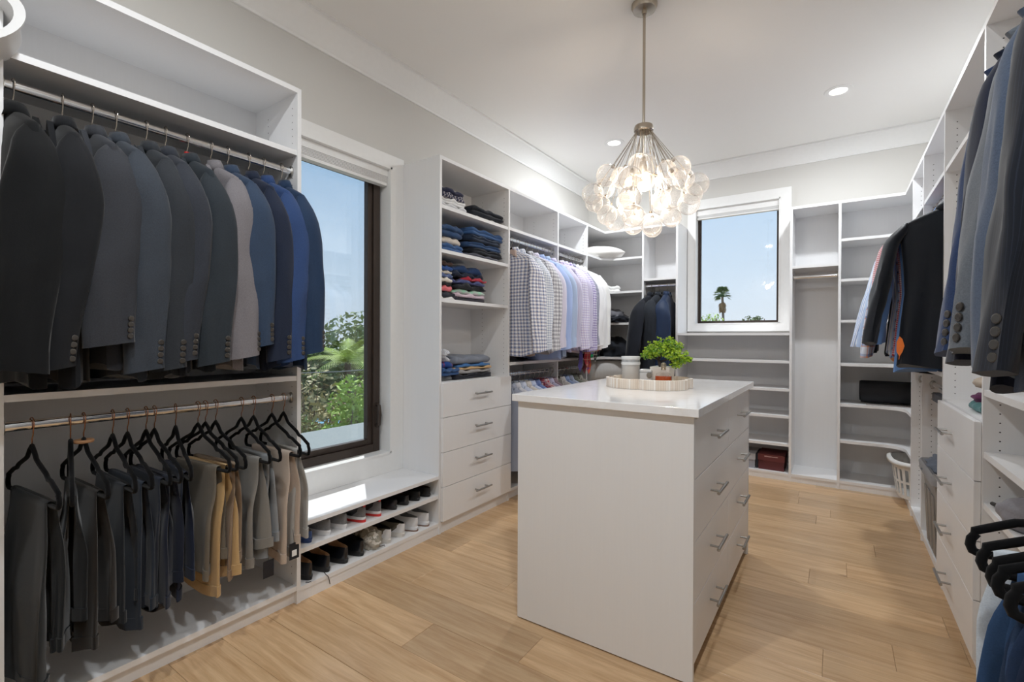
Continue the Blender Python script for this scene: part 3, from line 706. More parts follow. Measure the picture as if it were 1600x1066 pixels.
def trousers(name, loc, rz, label, group, mat, seed, L=.66, w=.165, thick=.018, gap=.026, dL=.05, bar_z=-.228, taper=.0, belt=None):
    """trousers folded over a hanger bar: one sheet swept up, over the bar and down again"""
    e = empty(name, loc, label, 'trousers', group, rz)
    r_ = random.Random(seed); ph = [r_.uniform(0, 6.28) for _ in range(6)]
    path = []
    nz_ = 18
    for i in range(nz_): path.append((-1, bar_z - L + (L - .01) * i / (nz_ - 1), 1 - i / (nz_ - 1)))
    for i in range(1, 6): a = PI * i / 6; path.append((-math.cos(a), bar_z + .010 * math.sin(a) + .004, 0))
    for i in range(nz_): path.append((1, bar_z - (L - dL - .01) * i / (nz_ - 1) , i / (nz_ - 1)))
    rings = []; K = 26
    for (sd, z, t) in path:
        yc = sd * (.010 + gap * sm(t, 0, .5)); ww = w * (1 - .10 * (1 - sm(t, 0, .25)) + taper * t) * (1 + .05 * math.sin(3 * t + ph[0] + sd)); th = thick * (.55 + .6 * sm(t, 0, .6)); ring = []
        for j in range(K):
            a = 2 * PI * j / K; ca, sa = math.cos(a), math.sin(a)
            x = ww * math.copysign(abs(ca) ** .6, ca) + .012 * t * math.sin(ph[1] + sd)
            fold = (.009 * math.sin(x * 38 + ph[2] + sd) + .005 * math.sin(x * 75 + ph[3] + 3 * t)) * sm(t, .02, .5)
            y = yc + th * .5 * math.copysign(abs(sa) ** .8, sa) * 1.0 + fold
            ring.append((x, y, z + .014 * t * math.sin(x * 16 + ph[4]) * (t > .85)))
        rings.append(ring)
    # orientation of ring must follow the path direction
    m = MB(); m.loft(rings); auto_smooth(m.build('legs', mat, e, world=False), 60)
    # waistband at the lower end of one side, hem on the other
    for (sd, idx) in ((-1, 0), (1, len(path) - 1)):
        A = np.array(rings[idx]); C = A.mean(0); B = C + (A - C) * np.array([1.03, 1.25, 1]); up = B.copy(); up[:, 2] += .038; B[:, 2] -= .002
        if sd < 0: A0 = np.array(rings[1]); up[:, 1] += (A0.mean(0) - C)[1]
        m = MB(); m.loft([B, up]); auto_smooth(m.build('waistband' if sd < 0 else 'hem', mat, e, world=False), 55)
    if belt:
        m = MB(); z0_ = bar_z - L; rings2 = []
        for i in range(17):
            a = PI + PI * i / 16; c = (.0 + w * .9 * math.cos(a), -gap - .012, z0_ + .02 + .055 * math.sin(a))
            n_ = Vector((math.cos(a), 0, math.sin(a)))
            rings2.append([tuple(Vector(c) + n_ * p + Vector((0, q, 0))) for p, q in ((-.003, -.016), (.003, -.016), (.003, .016), (-.003, .016))])
        m.loft(rings2); m.build('belt', belt, e, world=False)
    return e

# ------------------------------------------------------------------ left closet: suit jackets
LR = -2.08                                 # rod line of the left run
jk = [ # y, colour, facing, name of colour, cuff length, L, extra
    (.346, (24, 26, 29), -1, 'near-black', .86, .905), (.458, (34, 36, 41), 1, 'black', .86, .91), (.533, (58, 60, 66), 1, 'charcoal', .79, .86),
    (.596, (62, 68, 77), 1, 'blue-grey', .875, .90), (.685, (54, 58, 64), 1, 'dark slate', .875, .90), (.745, (56, 60, 69), 1, 'slate grey', .85, .89),
    (.817, (50, 57, 64), 1, 'dark grey', .86, .88), (.901, (130, 126, 130), 1, 'light taupe grey', .84, .88), (.965, (58, 75, 100), 1, 'steel blue', .80, .88),
    (1.050, (38, 47, 68), 1, 'midnight navy', .855, .89), (1.113, (56, 82, 132), 1, 'bright royal blue', .86, .88), (1.195, (44, 66, 98), 1, 'teal navy', .83, .895)]
hs_ = ['black', 'dark_wood', 'black', 'black', 'black', 'dark_wood', 'black', 'dark_wood', 'black', 'black', 'black', 'black']
for i, (y, c, fc, cn, cf_, L_) in enumerate(jk):
    mt = fabric('suiting_%d' % i, tuple(v * (.62, .68, .88, .9, .84, .86, .86, .9, .86, .86, .84, .84)[i] for v in c), .3, 900, sheen=.1)
    yaw = R([4, -3, 2, 3, 2, -1, 3, 4, 2, 1, 3, -2][i])
    garment('suit_jacket', (LR, y, 1.985), yaw, '%s suit jacket, %s from the frame edge on the upper rod' % (cn, ORD[i]), 'jacket', 'suit jackets on the upper rod', mt, 100 + i,
            L=L_, thick=.60, facing=fc, srot=R([16, 10, 14, 30, 30, 24, 28, 8, 26, 34, 18, 12][i]), cuff=cf_, flare=.03, sw=.190, pop=.035, swing=[-.045, .065, .03, .0, .025, .04, .02, .0, -.01, .0, .02, -.01][i], sleeve_w=[1.05, .95, 1.15, 1.0, .95, 1.0, .95, 1.08, .9, .85, 1.0, .95][i])
    hanger('coat_hanger', (LR, y, 1.985), yaw, '%s coat hanger under the %s suit jacket, %s along' % ('dark wooden' if hs_[i] == 'dark_wood' else 'black', cn, ORD[i]), 'coat hangers on the upper rod', 'coat', .2, DKWOOD if hs_[i] == 'dark_wood' else BLKHANG)
# red clip on the seventh hanger
m = MB(); m.tube([(LR, .817, 1.935), (LR, .817, 1.922)], .009, 10); tag(m.build('size_clip', plain('red_clip', (190, 40, 40), .4), None, smooth=True), 'small red clip on the neck of a coat hanger', 'clip')
# ------------------------------------------------------------------ left closet: trousers on velvet hangers
tr = [(.387, (27, 30, 32), 'black', 0.56, .17),
      (.478, (24, 26, 29), 'jet black', 0.45, .15),
      (.511, (38, 34, 31), 'dark brown-black', 0.48, .165),
      (.588, (32, 36, 42), 'charcoal', 0.45, .15),
      (.630, (38, 46, 58), 'dark slate blue', 0.47, .16),
      (.685, (30, 36, 50), 'dark navy', 0.44, .16),
      (.711, (28, 34, 50), 'navy belted', 0.44, .165),
      (.779, (30, 38, 58), 'blue navy', 0.44, .15),
      (.856, (112, 104, 92), 'grey-brown', 0.40, .15),
      (.883, (190, 158, 112), 'khaki', 0.48, .16),
      (.921, (142, 122, 102), 'taupe', 0.43, .16),
      (1.022, (134, 131, 126), 'warm grey', 0.42, .16),
      (1.073, (140, 143, 146), 'grey', 0.40, .15),
      (1.154, (186, 170, 156), 'beige', 0.44, .16),
      (1.208, (168, 166, 162), 'light grey', 0.43, .14)]
for i, (y, c, cn, L_, w_) in enumerate(tr):
    mt = fabric('trouser_%d' % i, c, .15, 1200)
    yaw = R([5, -12, 2, 0, 1, 0, 2, -8, 6, 6, 4, 2, 0, 2, -2][i])
    trousers('trousers', (LR, y, .945), yaw, '%s trousers folded on a hanger, %s along the lower rod' % (cn, ORD[i]), 'trousers on the lower rod', mt, 200 + i, L=L_, w=w_, thick=.02 if i < 8 else .022, gap=.016, dL=.10 if i == 0 else .05, belt=plain('woven_belt', (22, 24, 30), .7, bump=.8, bump_scale=400) if i == 6 else None)
    hanger('velvet_hanger', (LR, y, .945), yaw, 'black velvet hanger with the %s trousers, %s along' % (cn, ORD[i]), 'velvet hangers on the lower rod', 'velvet', .205, hookmat=COPPER)
    if i == 2:
        m = MB(); m.lathe([(.006, -.004), (.026, -.005), (.028, 0), (.026, .005), (.006, .004)], 24, (LR, y, .872)); tag(auto_smooth(m.build('cedar_ring', plain('cedar_wood', (186, 140, 100), .6))), 'round cedar ring around a velvet hanger hook', 'cedar ring')
# swing tags on two pairs
for (x, y, z, lab) in ((-1.925, 1.055, .27, 'black paper tag hanging below the grey trousers'), (-1.93, 1.17, .30, 'black paper tag with white square below the beige trousers')):
    e = empty('price_tag', (x, y, z), lab, 'tag'); 
    bx('card', plain('tag_black', (24, 26, 34), .6), e, x - .001, x + .001, y - .022, y + .022, z - .035, z + .035)
    m = MB(); m.tube([(x, y, z + .035), (x - .01, y, z + .09)], .0008, 5); m.build('string', plain('tag_black', (24, 26, 34)), e)
    if z > .28: bx('label_patch', TRIM, e, x + .0012, x + .0018, y - .011, y + .011, z - .022, z + .004)
# ------------------------------------------------------------------ shirts in the two bays of the left run
SR = -2.075
WHT = (236, 236, 240)
up = [ # y, material, words, L, cuff, flare, srot
    (3.035, checked('shirt_blue_grey_gingham', (240, 240, 244), (112, 128, 168), .026, .5, (170, 150, 140), .026, .12), 'blue and white gingham', .89, .86, .045, 10),
    (3.125, checked('shirt_pale_check', (236, 238, 242), (140, 156, 186), .018, .4), 'pale grey checked', .87, .85, .045, 18),
    (3.245, checked('shirt_dark_windowpane', (232, 232, 236), (70, 76, 92), .03, .14, (150, 150, 160), .03, .5), 'white shirt with dark windowpane', .88, .86, .04, 25),
    (3.335, fabric('shirt_lilac_white', (214, 210, 228), .06), 'pale lilac', .87, .84, .04, 28),
    (3.425, fabric('shirt_light_blue', (168, 188, 232), .06), 'light blue', .93, .85, .045, 22),
    (3.520, fabric('shirt_sky_blue', (178, 196, 226), .06), 'sky blue', .92, .84, .035, 30),
    (3.625, checked('shirt_lilac_stripe', (222, 218, 234), (170, 165, 205), .008, .4, vert_only=True), 'lilac striped', .87, .84, .03, 30),
    (3.775, checked('shirt_pink_lavender', (230, 228, 242), (178, 172, 216), .022, .5, (214, 196, 214), .022, .2), 'pink and lavender checked', .88, .85, .06, 8),
    (3.855, fabric('shirt_lavender', (206, 200, 226), .06), 'plain lavender', .86, .84, .035, 25),
    (3.930, checked('shirt_purple_gingham', (230, 226, 242), (128, 110, 178), .022, .5), 'purple gingham', .87, .87, .045, 15),
    (4.000, checked('shirt_dark_floral', (206, 206, 220), (60, 66, 100), .012, .5), 'navy patterned', .86, .82, .03, 25),
    (4.075, fabric('shirt_white_a', (238, 238, 240), .03), 'crisp white', .87, .83, .04, 20),
    (4.150, fabric('shirt_white_b', (232, 232, 234), .03), 'soft white', .88, .85, .05, 14),
    (4.230, fabric('shirt_white_c', (240, 240, 238), .03), 'bright white', .86, .82, .055, 8)]
for i, (y, mt, cn, L_, cf_, fl_, sr_) in enumerate(up):
    yaw = R(rng.uniform(-4, 4))
    garment('dress_shirt', (SR, y, 1.985), yaw, '%s dress shirt, %s along the upper shirt rods' % (cn, ORD[i]), 'shirt', 'dress shirts on the upper rods', mt, 300 + i, kind='shirt', L=L_, thick=.66, facing=1, srot=R(sr_), cuff=cf_, flare=fl_, sw=.205, swing=.02, sleeve_w=1.25)
    hanger('shirt_hanger', (SR, y, 1.985), yaw, 'hanger inside the %s dress shirt, %s along' % (cn, ORD[i]), 'hangers of the upper shirts', 'velvet', .19, mat=VELVET if i in (0, 1, 2) else plain('white_plastic_hanger', (230, 228, 224), .4))
lowc = [(3.005, (150, 156, 172), 'grey-blue'), (3.07, (206, 206, 212), 'silver grey'), (3.145, (205, 212, 230), 'icy blue'), (3.22, (214, 208, 202), 'oatmeal'), (3.29, (196, 206, 232), 'powder blue'), (3.365, (120, 140, 190), 'mid blue'),
        (3.44, 'red_plaid', 'red and navy plaid'), (3.515, 'red_check', 'red and white checked'), (3.585, (188, 184, 208), 'dusty lilac'), (3.65, (150, 130, 140), 'mauve'),
        (3.80, (196, 192, 190), 'stone'), (3.88, (140, 158, 196), 'denim blue'), (3.96, (180, 190, 212), 'misty blue'), (4.05, (130, 132, 120), 'olive grey'), (4.15, (170, 166, 158), 'sand')]
for i, (y, c, cn) in enumerate(lowc):
    if c == 'red_plaid': mt = checked('shirt_red_plaid', (150, 60, 70), (60, 60, 100), .04, .4, (225, 200, 200), .04, .08)
    elif c == 'red_check': mt = checked('shirt_red_check', (226, 214, 218), (178, 74, 84), .03, .45)
    else: mt = fabric('low_shirt_%d' % i, c, .06)
    yaw = R(rng.uniform(-4, 4))
    garment('casual_shirt', (SR, y, .945), yaw, '%s shirt, %s along the lower shirt rods' % (cn, ORD[i]), 'shirt', 'shirts on the lower rods', mt, 400 + i, kind='shirt', L=.72, thick=.55, facing=1, srot=R(30), cuff=.70, flare=.02, sw=.2, swing=.02)
    hanger('velvet_hanger', (SR, y, .945), yaw, 'black velvet hanger inside the %s shirt, %s along' % (cn, ORD[i]), 'velvet hangers of the lower shirts', 'velvet', .2, hookmat=HOOK)
# ------------------------------------------------------------------ ties over the lower rod
def tie(y, x, ztop, zbot, w, mat, label, rz=0):
    e = empty('necktie', (x, y, zbot), label, 'tie', 'neckties by the corner shelves', rz)
    n = 10; rings = []
    for i in range(n + 1):
        t = i / n; ww = w * (.55 + .45 * t) / 2; z = (ztop - zbot) * (1 - t) + w * .55
        rings.append([(.004 + .01 * math.sin(3 * t), -ww, z), (.010 + .01 * math.sin(3 * t), 0, z), (.004 + .01 * math.sin(3 * t), ww, z), (-.001 + .01 * math.sin(3 * t), 0, z)])
    rings.append([(.006, -.002, 0), (.009, 0, -.001), (.006, .002, 0), (.003, 0, 0)])
    m = MB(); m.loft(rings); auto_smooth(m.build('blade', mat, e, world=False), 50)
    z = ztop - zbot + w * .55
    m = MB(); m.tube([(0, 0, z - .004), (-.012, 0, z + .022), (-.036, 0, z + .018), (-.046, 0, z - .03)], .013, 8); m.build('fold', mat, e, smooth=True, world=False)
tie(3.93, -1.93, 1.10, .92, .095, fabric('tie_purple', (86, 78, 150), .3), 'purple silk necktie, nearest the drawer tower')
tie(4.05, -1.92, 1.13, .955, .145, checked('tie_red', (176, 36, 52), (120, 24, 40), .05, .3, (200, 196, 170), .06, .1), 'wide red patterned necktie with pale border')
tie(4.09, -1.965, 1.0, .89, .085, fabric('tie_maroon', (96, 28, 40), .3), 'maroon necktie below the wide red one')
tie(4.22, -1.915, 1.16, 1.0, .10, checked('tie_stripe', (28, 30, 36), (222, 220, 214), .035, .3), 'black and white striped necktie')
tie(4.185, -1.965, 1.02, .88, .085, checked('tie_orange', (226, 104, 40), (120, 60, 130), .06, .35), 'orange and purple necktie')

# ------------------------------------------------------------------ coats in the narrow far bay
CR = YF + .052
for i, (x, c, cn, L_, sw_) in enumerate(((-1.545, (16, 20, 30), 'black-blue', .95, .205), (-1.47, (28, 33, 41), 'charcoal', .98, .21), (-1.392, (22, 40, 68), 'shiny navy', .92, .215))):
    mt = fabric('coat_%d' % i, c, .15, 900, rough=.55 if i == 2 else .8)
    yaw = R(-90 + [-14, -7, 3][i])
    garment('long_coat', (x, CR, 1.757), yaw, '%s long coat hanging in the narrow far bay' % cn, 'coat', 'coats in the narrow far bay', mt, 500 + i, kind='jacket', L=L_, thick=.75, facing=-1, srot=R(10), cuff=.82, flare=[.16, .07, .05][i], sw=sw_, swing=.02, sleeve_w=1.35, buttons=False, lapel=False)
    hanger('coat_hanger', (x, CR, 1.757), yaw, 'hanger under the %s long coat' % cn, 'hangers in the narrow far bay', 'coat', .19, BLKHANG)

# ------------------------------------------------------------------ right run: shirts around the black one
RX = .485
rs = [(4.05, fabric('r_charcoal', (40, 44, 50), .1), 'charcoal', .86, .84, .05), (3.95, fabric('r_navy_knit', (30, 36, 50), .1), 'navy knit', .86, .84, .05), (3.86, checked('r_stripe', (232, 236, 244), (150, 176, 222), .012, .45, vert_only=True), 'white and pale blue striped', .84, .80, .145),
      (3.70, fabric('r_white', (226, 230, 240), .04), 'plain white', .86, .79, .125), (3.62, fabric('r_pale_blue', (176, 198, 232), .05), 'pale blue', .86, .80, .115), (3.53, checked('r_plaid', (214, 222, 236), (92, 122, 176), .055, .32, (216, 140, 70), .055, .12), 'blue plaid with orange lines', .88, .86, .105),
      (3.43, checked('r_red_gingham', (236, 222, 226), (186, 44, 62), .012, .5), 'red gingham', .86, .77, .095), (3.34, fabric('r_denim_light', (112, 150, 206), .12), 'light denim', .93, .78, .06), (3.235, fabric('r_black', (20, 25, 34), .1, rough=.6), 'black', .90, .785, .10)]
for i, (y, mt, cn, L_, cf_, fl_) in enumerate(rs):
    yaw = R(rng.uniform(-3, 3)) if i < 8 else R(4)
    garment('hanging_shirt', (RX, y, 1.985), yaw, '%s long-sleeved shirt hanging beside the drawer cabinet' % cn, 'shirt', 'shirts hanging beside the drawer cabinet', mt, 600 + i, kind='shirt', L=L_, thick=.8 if i == 8 else .6, facing=-1 if i == 8 else 1, srot=R(5), cuff=cf_, flare=fl_, sw=.212, swing=.02, sleeve_w=1.3, room=-1)
    hanger('shirt_hanger', (RX, y, 1.985), yaw, '%s under the %s long-sleeved shirt' % ('padded tan hanger' if i == 8 else 'slim hanger', cn), 'hangers beside the drawer cabinet', 'coat' if i == 8 else 'velvet', .19, plain('tan_padded_hanger', (205, 170, 140), .6) if i == 8 else VELVET)
# orange tag beside the black shirt cuff
e = empty('orange_tag', (.268, 3.185, 1.19), 'orange paper tag at the black shirt cuff', 'tag')
P = [(.0, -.055), (.012, -.03), (.02, 0), (.012, .035), (0, .05), (-.012, .02), (-.012, -.03)]
m = MB(); m.extrude([(.268 + a, 1.19 + b_) for a, b_ in P], 3.150, 3.152); m.build('card', plain('orange_card', (236, 120, 40), .6), e)
m = MB(); m.tube([(.268, 3.151, 1.14), (.266, 3.152, 1.12)], .0015, 6); m.build('string', plain('orange_card', (236, 120, 40)), e)
# dark trousers on the same rod, folded over hangers, hem just above the lower shelf
trousers('trousers', (.475, 3.83, 1.985), 0, 'dark navy trousers hanging behind the black shirt', 'trousers beside the drawer cabinet', fabric('r_trouser', (24, 28, 38), .1), 650, L=.73, w=.17, thick=.03)
hanger('velvet_hanger', (.485, 3.83, 1.985), 0, 'velvet hanger above the dark navy trousers behind the black shirt', 'velvet hangers beside the drawer cabinet', 'velvet', .2)
# ------------------------------------------------------------------ right foreground jackets
rj = [(1.655, (46, 62, 96), 'mid blue', .86, .90, .075, .8, -1), (1.575, (24, 31, 50), 'navy', .88, .94, .07, 1.05, -1), (1.475, (96, 102, 110), 'grey', .85, .90, .07, 1.1, -1), (1.395, (74, 86, 106), 'blue-grey', .88, .92, .06, .9, 1), (1.30, (22, 27, 38), 'charcoal pinstripe', .89, .94, .068, 1.15, -1)]
for i, (y, c, cn, cf_, L_, fl_, swd, fc) in enumerate(rj):
    mt = fabric('rj_%d' % i, c, .35, 900) if i != 4 else checked('rj_pin', c, (34, 40, 54), .007, .18, vert_only=True)
    garment('suit_jacket', (RX, y, 2.045), R([0, 2, 0, 2, 3][i]), '%s suit jacket hanging over the open shelves' % cn, 'jacket', 'suit jackets over the open shelves', mt, 700 + i, L=L_, thick=.62, facing=fc, srot=R([4, 8, 8, 8, 10][i]), cuff=cf_, flare=fl_, sw=.172, pop=.012, swing=.012, sleeve_w=swd, btn=.0098, room=-1)
    hanger('coat_hanger', (RX, y, 2.045), 0, 'black coat hanger under the %s jacket over the shelves' % cn, 'coat hangers over the open shelves', 'coat', .18, BLKHANG)
# right foreground velvet hangers with trousers
rt = [(1.33, (190, 198, 206), 'pale grey', .50), (1.22, (50, 78, 116), 'denim blue', .52), (1.165, (52, 72, 104), 'faded blue', .52), (1.12, (36, 54, 84), 'deep blue', .52), (1.06, (32, 46, 74), 'dark blue', .54)]
for i, (y, c, cn, L_) in enumerate(rt):
    mt = fabric('rt_%d' % i, c, .18, 900)
    hanger('velvet_hanger', (.45, y, 1.02), R([3, -2, 2, 0, 3][i]), 'thick black velvet hanger with %s trousers by the open shelves' % cn, 'velvet hangers by the open shelves', 'velvet', .218, tr_=.0085)
    trousers('trousers', (.432, y, 1.02), R([3, -2, 2, 0, 3][i]), '%s trousers on a velvet hanger by the open shelves' % cn, 'trousers by the open shelves', mt, 750 + i, L=L_, w=.185, thick=.026, gap=.016, taper=.12)
# ------------------------------------------------------------------ folded clothes
def fold_mesh(dx, dy, h, layers, seed, wob=.006, roundy=.5):
    """folded garment: rounded lobes (one per layer) on the folded edge at +x; base centre at the origin"""
    r_ = random.Random(seed); ph = [r_.uniform(0, 6.28) for _ in range(6)]
    lh = h / layers; prof = []
    for i in range(layers):                         # front edge, bottom to top
        ins = r_.uniform(0, .010)
        for k_ in range(6):
            a = -PI / 2 + PI * (k_ + .5) / 6; prof.append((dx / 2 - ins - .5 * lh + .55 * lh * math.cos(a), lh * (i + .5) + .48 * lh * math.sin(a)))
    for x in (.3, .1, -.1, -.3): prof.append((dx * x, h + .10 * h * (.3 - x * x)))
    for i in range(layers - 1, -1, -1):
        for k_ in range(4):
            a = PI / 2 + PI * (k_ + .5) / 4; prof.append((-dx / 2 + .5 * lh + .5 * lh * math.cos(a), lh * (i + .5) + .46 * lh * math.sin(a)))
    rings = []; n = 14
    for j in range(n + 1):
        t = -1 + 2 * j / n; q = abs(t); e = (1 - max(0, q - .82) ** 2 / .0324 * roundy) ; y = t * dy / 2
        ring = []
        for (x, z) in prof:
            zz = z * (.72 + .28 * e) + (wob * math.sin(7 * t + ph[0] + 9 * x) + wob * .6 * math.sin(13 * t + ph[1])) * (z / h) + .04 * h * math.sin(3 * t + ph[2]) * (z / h)
            ring.append((x * (.96 + .04 * e) + .004 * math.sin(5 * t + ph[3] + z * 40), y + .004 * math.sin(z * 50 + ph[4]), max(zz, .0005)))
        rings.append(ring)
    m = MB(); m.loft(rings); return m
def folded(name, label, cat, group, x, y, z, dx, dy, h, layers, mat, seed, rz=0, wob=.006):
    o = fold_mesh(dx, dy, h, layers, seed, wob).build(name, mat, None, smooth=True); o.location = (x, y, z); o.rotation_euler = (0, 0, rz)
    return tag(o, label, cat, group)
def lump(name, label, cat, mat, c, s, seed, amp=.25, freq=2.2, rz=0, group=None, flat=.0):
    """soft crumpled thing resting on its flattened underside; c = base centre"""
    m = MB().sphere((0, 0, 0), 1, 36, 22); V = []
    off = Vector((seed * 3.1, seed * 1.7, seed * .9))
    for p in m.v:
        v = Vector(p); d = mnoise.noise(v * freq + off) * amp + mnoise.noise(v * freq * 2.6 + off) * amp * .5 + abs(mnoise.noise(v * freq * 1.4 - off)) * amp * .5
        v = v * (1 + d); z = v.z
        z = max(z, -.62); V.append((v.x * s[0], v.y * s[1], (z + .62) * s[2] / 1.62))
    m.v = V; o = m.build(name, mat, None, smooth=True); o.location = c; o.rotation_euler = (0, 0, rz)
    return tag(o, label, cat, group)
def stack(items, x, y, z, g):
    for (name, lab, cat, dx, dy, h, ly, mat, sd, kx, ky, rz) in items:
        folded(name, lab, cat, g, x + kx, y + ky, z, dx, dy, h, ly, mat, sd, rz); z += h * 1.06
DEN = lambda n, c: fabric('denim_' + n, c, .3, 700)
D1, D2, D3, D4 = DEN('dark', (34, 46, 66)), DEN('mid', (48, 74, 112)), DEN('blue', (56, 88, 134)), DEN('black', (28, 32, 40))
KN = lambda n, c: fabric('knit_' + n, c, .15, 500)
S = 'folded clothes in the drawer tower'
x0 = -2.215
stack([('folded_trousers', 'white folded trousers at the bottom of the top shelf stack', 'clothes', .30, .26, .034, 2, KN('w1', (222, 222, 224)), 1, 0, 0, .02), ('folded_shirt', 'white folded shirt second in the top shelf stack', 'clothes', .29, .25, .034, 2, KN('w2', (232, 232, 232)), 2, .0, -.01, -.03),
       ('folded_shirt', 'navy and white patterned folded shirt on the top shelf', 'clothes', .29, .24, .034, 2, checked('fold_pattern', (44, 48, 74), (222, 214, 214), .03, .35), 3, 0, -.01, .03), ('folded_sweater', 'navy folded sweater topping the white stack on the top shelf', 'clothes', .28, .23, .034, 1, KN('navy', (44, 46, 70)), 4, 0, -.01, 0)], x0, 2.365, 2.056, S)
stack([('folded_shirt', 'thin white folded shirt under dark jeans on the top shelf', 'clothes', .27, .34, .02, 1, KN('w2', (232, 232, 232)), 5, 0, .02, 0), ('folded_jeans', 'dark folded jeans alone on the top shelf', 'jeans', .29, .36, .062, 2, D4, 6, .01, 0, -.04)], x0, 2.725, 2.056, S)
stack([('folded_jeans', 'blue folded jeans under the cream trousers', 'jeans', .29, .23, .055, 2, D3, 7, .0, 0, .05), ('folded_trousers', 'cream folded trousers between two blue jeans', 'clothes', .28, .22, .045, 1, KN('cream', (214, 204, 192)), 8, -.01, 0, 0), ('folded_jeans', 'blue folded jeans on top of the cream trousers', 'jeans', .29, .23, .07, 2, D2, 9, 0, 0, .06)], x0, 2.345, 1.779, S)
stack([('folded_jeans', 'grey folded jeans at the bottom of the tall denim stack', 'jeans', .29, .35, .03, 2, KN('greyj', (104, 106, 116)), 10, 0, -.02, 0), ('folded_jeans', 'black folded jeans second in the tall denim stack', 'jeans', .29, .36, .038, 2, D4, 11, .01, .02, .03), ('folded_jeans', 'mid-blue folded jeans in the middle of the tall denim stack', 'jeans', .30, .37, .04, 2, D2, 12, 0, 0, -.02),
       ('folded_jeans', 'indigo folded jeans below the topmost of the tall stack', 'jeans', .29, .36, .04, 2, D1, 13, .01, 0, .03), ('folded_jeans', 'faded blue folded jeans topping the tall denim stack', 'jeans', .31, .40, .048, 2, D3, 14, 0, .02, .05)], x0, 2.70, 1.779, S)
cl = [('white', (224, 222, 220), .018), ('charcoal', (44, 46, 54), .034), ('coral pink', (222, 116, 122), .036), ('black', (34, 34, 38), .02), ('off-white', (222, 216, 206), .03), ('dusty blue', (92, 108, 150), .022), ('ecru', (212, 204, 190), .02), ('cobalt', (52, 86, 150), .03), ('brown', (70, 52, 48), .024)]
z = 1.469
for i, (n_, c, h_) in enumerate(cl):
    folded('folded_tshirt', '%s folded t-shirt in the narrow striped pile, %s from the shelf' % (n_, ORD[i]), 'clothes', S, x0, 2.285 + (.045 if i in (0, 1) else 0), z, .28, .145 + (.06 if i in (0, 1) else 0), h_, 1, KN('p%d' % i, c), 20 + i, rng.uniform(-.04, .04)); z += h_ * 1.05
stack([('folded_tshirt', 'dark folded t-shirt under the mint and grey one', 'clothes', .28, .33, .026, 1, KN('dkp', (52, 50, 58)), 31, 0, -.01, 0), ('folded_tshirt', 'pink folded t-shirt under the rumpled navy pile', 'clothes', .27, .32, .022, 1, KN('pink', (200, 180, 190)), 32, .01, 0, .03), ('folded_tshirt', 'mint and grey folded t-shirt under the rumpled navy pile', 'clothes', .28, .33, .03, 1, checked('mint_grey', (188, 186, 184), (150, 200, 172), .09, .35), 33, 0, 0, -.03)], x0, 2.545, 1.469, S)
z = 1.553
for i, (n_, c, h_, ky) in enumerate((('black', (30, 32, 38), .035, 0), ('violet blue', (70, 78, 122), .028, -.01), ('crimson', (170, 44, 62), .022, .04), ('dark navy', (34, 42, 62), .03, -.02), ('deep blue', (36, 62, 104), .045, -.03))):
    folded('rumpled_shirt', '%s shirt in the rumpled pile on the third shelf' % n_, 'clothes', S, x0 + rng.uniform(-.01, .015), 2.545 + ky, z, .28, .34 - .03 * (i == 4) - .08 * (i == 2), h_, 1, KN('r%d' % i, c), 40 + i, rng.uniform(-.1, .1), .012); z += h_ * .93
stack([('folded_shirt', 'grey folded shirt at the bottom of the crumpled stack', 'clothes', .27, .15, .03, 1, KN('gr2', (120, 122, 124)), 51, 0, 0, 0), ('folded_jeans', 'light blue folded jeans in the crumpled stack', 'jeans', .28, .18, .045, 2, D3, 52, .02, .02, .1), ('folded_shirt', 'bright blue and red folded shirt in the crumpled stack', 'clothes', .28, .16, .045, 1, checked('blue_red', (30, 70, 140), (150, 50, 60), .08, .15), 53, 0, 0, -.06)], x0, 2.295, .945, S)
lump('crumpled_shirt', 'white and grey crumpled shirt topping the small stack', 'clothes', checked('white_black_print', (226, 226, 230), (60, 66, 84), .04, .35), (x0 + .03, 2.285, 1.068), (.10, .075, .085), 3, .5, 2.4)
stack([('folded_shirt', 'black folded shirt at the bottom of the grey stack', 'clothes', .29, .40, .032, 2, KN('blk', (40, 42, 50)), 55, 0, 0, 0), ('folded_shirt', 'pale grey folded shirt in the grey stack', 'clothes', .28, .39, .026, 1, KN('gr3', (160, 158, 158)), 56, 0, 0, .02), ('folded_shirt', 'tan edged folded shirt in the grey stack', 'clothes', .29, .40, .016, 1, KN('tan', (206, 170, 124)), 57, 0, 0, -.02), ('folded_shirt', 'azure folded shirt in the grey stack', 'clothes', .27, .37, .022, 1, KN('azure', (72, 120, 176)), 58, 0, .01, 0), ('folded_shirt', 'slate grey folded shirt topping the stack above the drawers', 'clothes', .29, .39, .05, 1, KN('slate', (126, 132, 144)), 59, 0, -.01, .03)], x0, 2.585, .945, S)

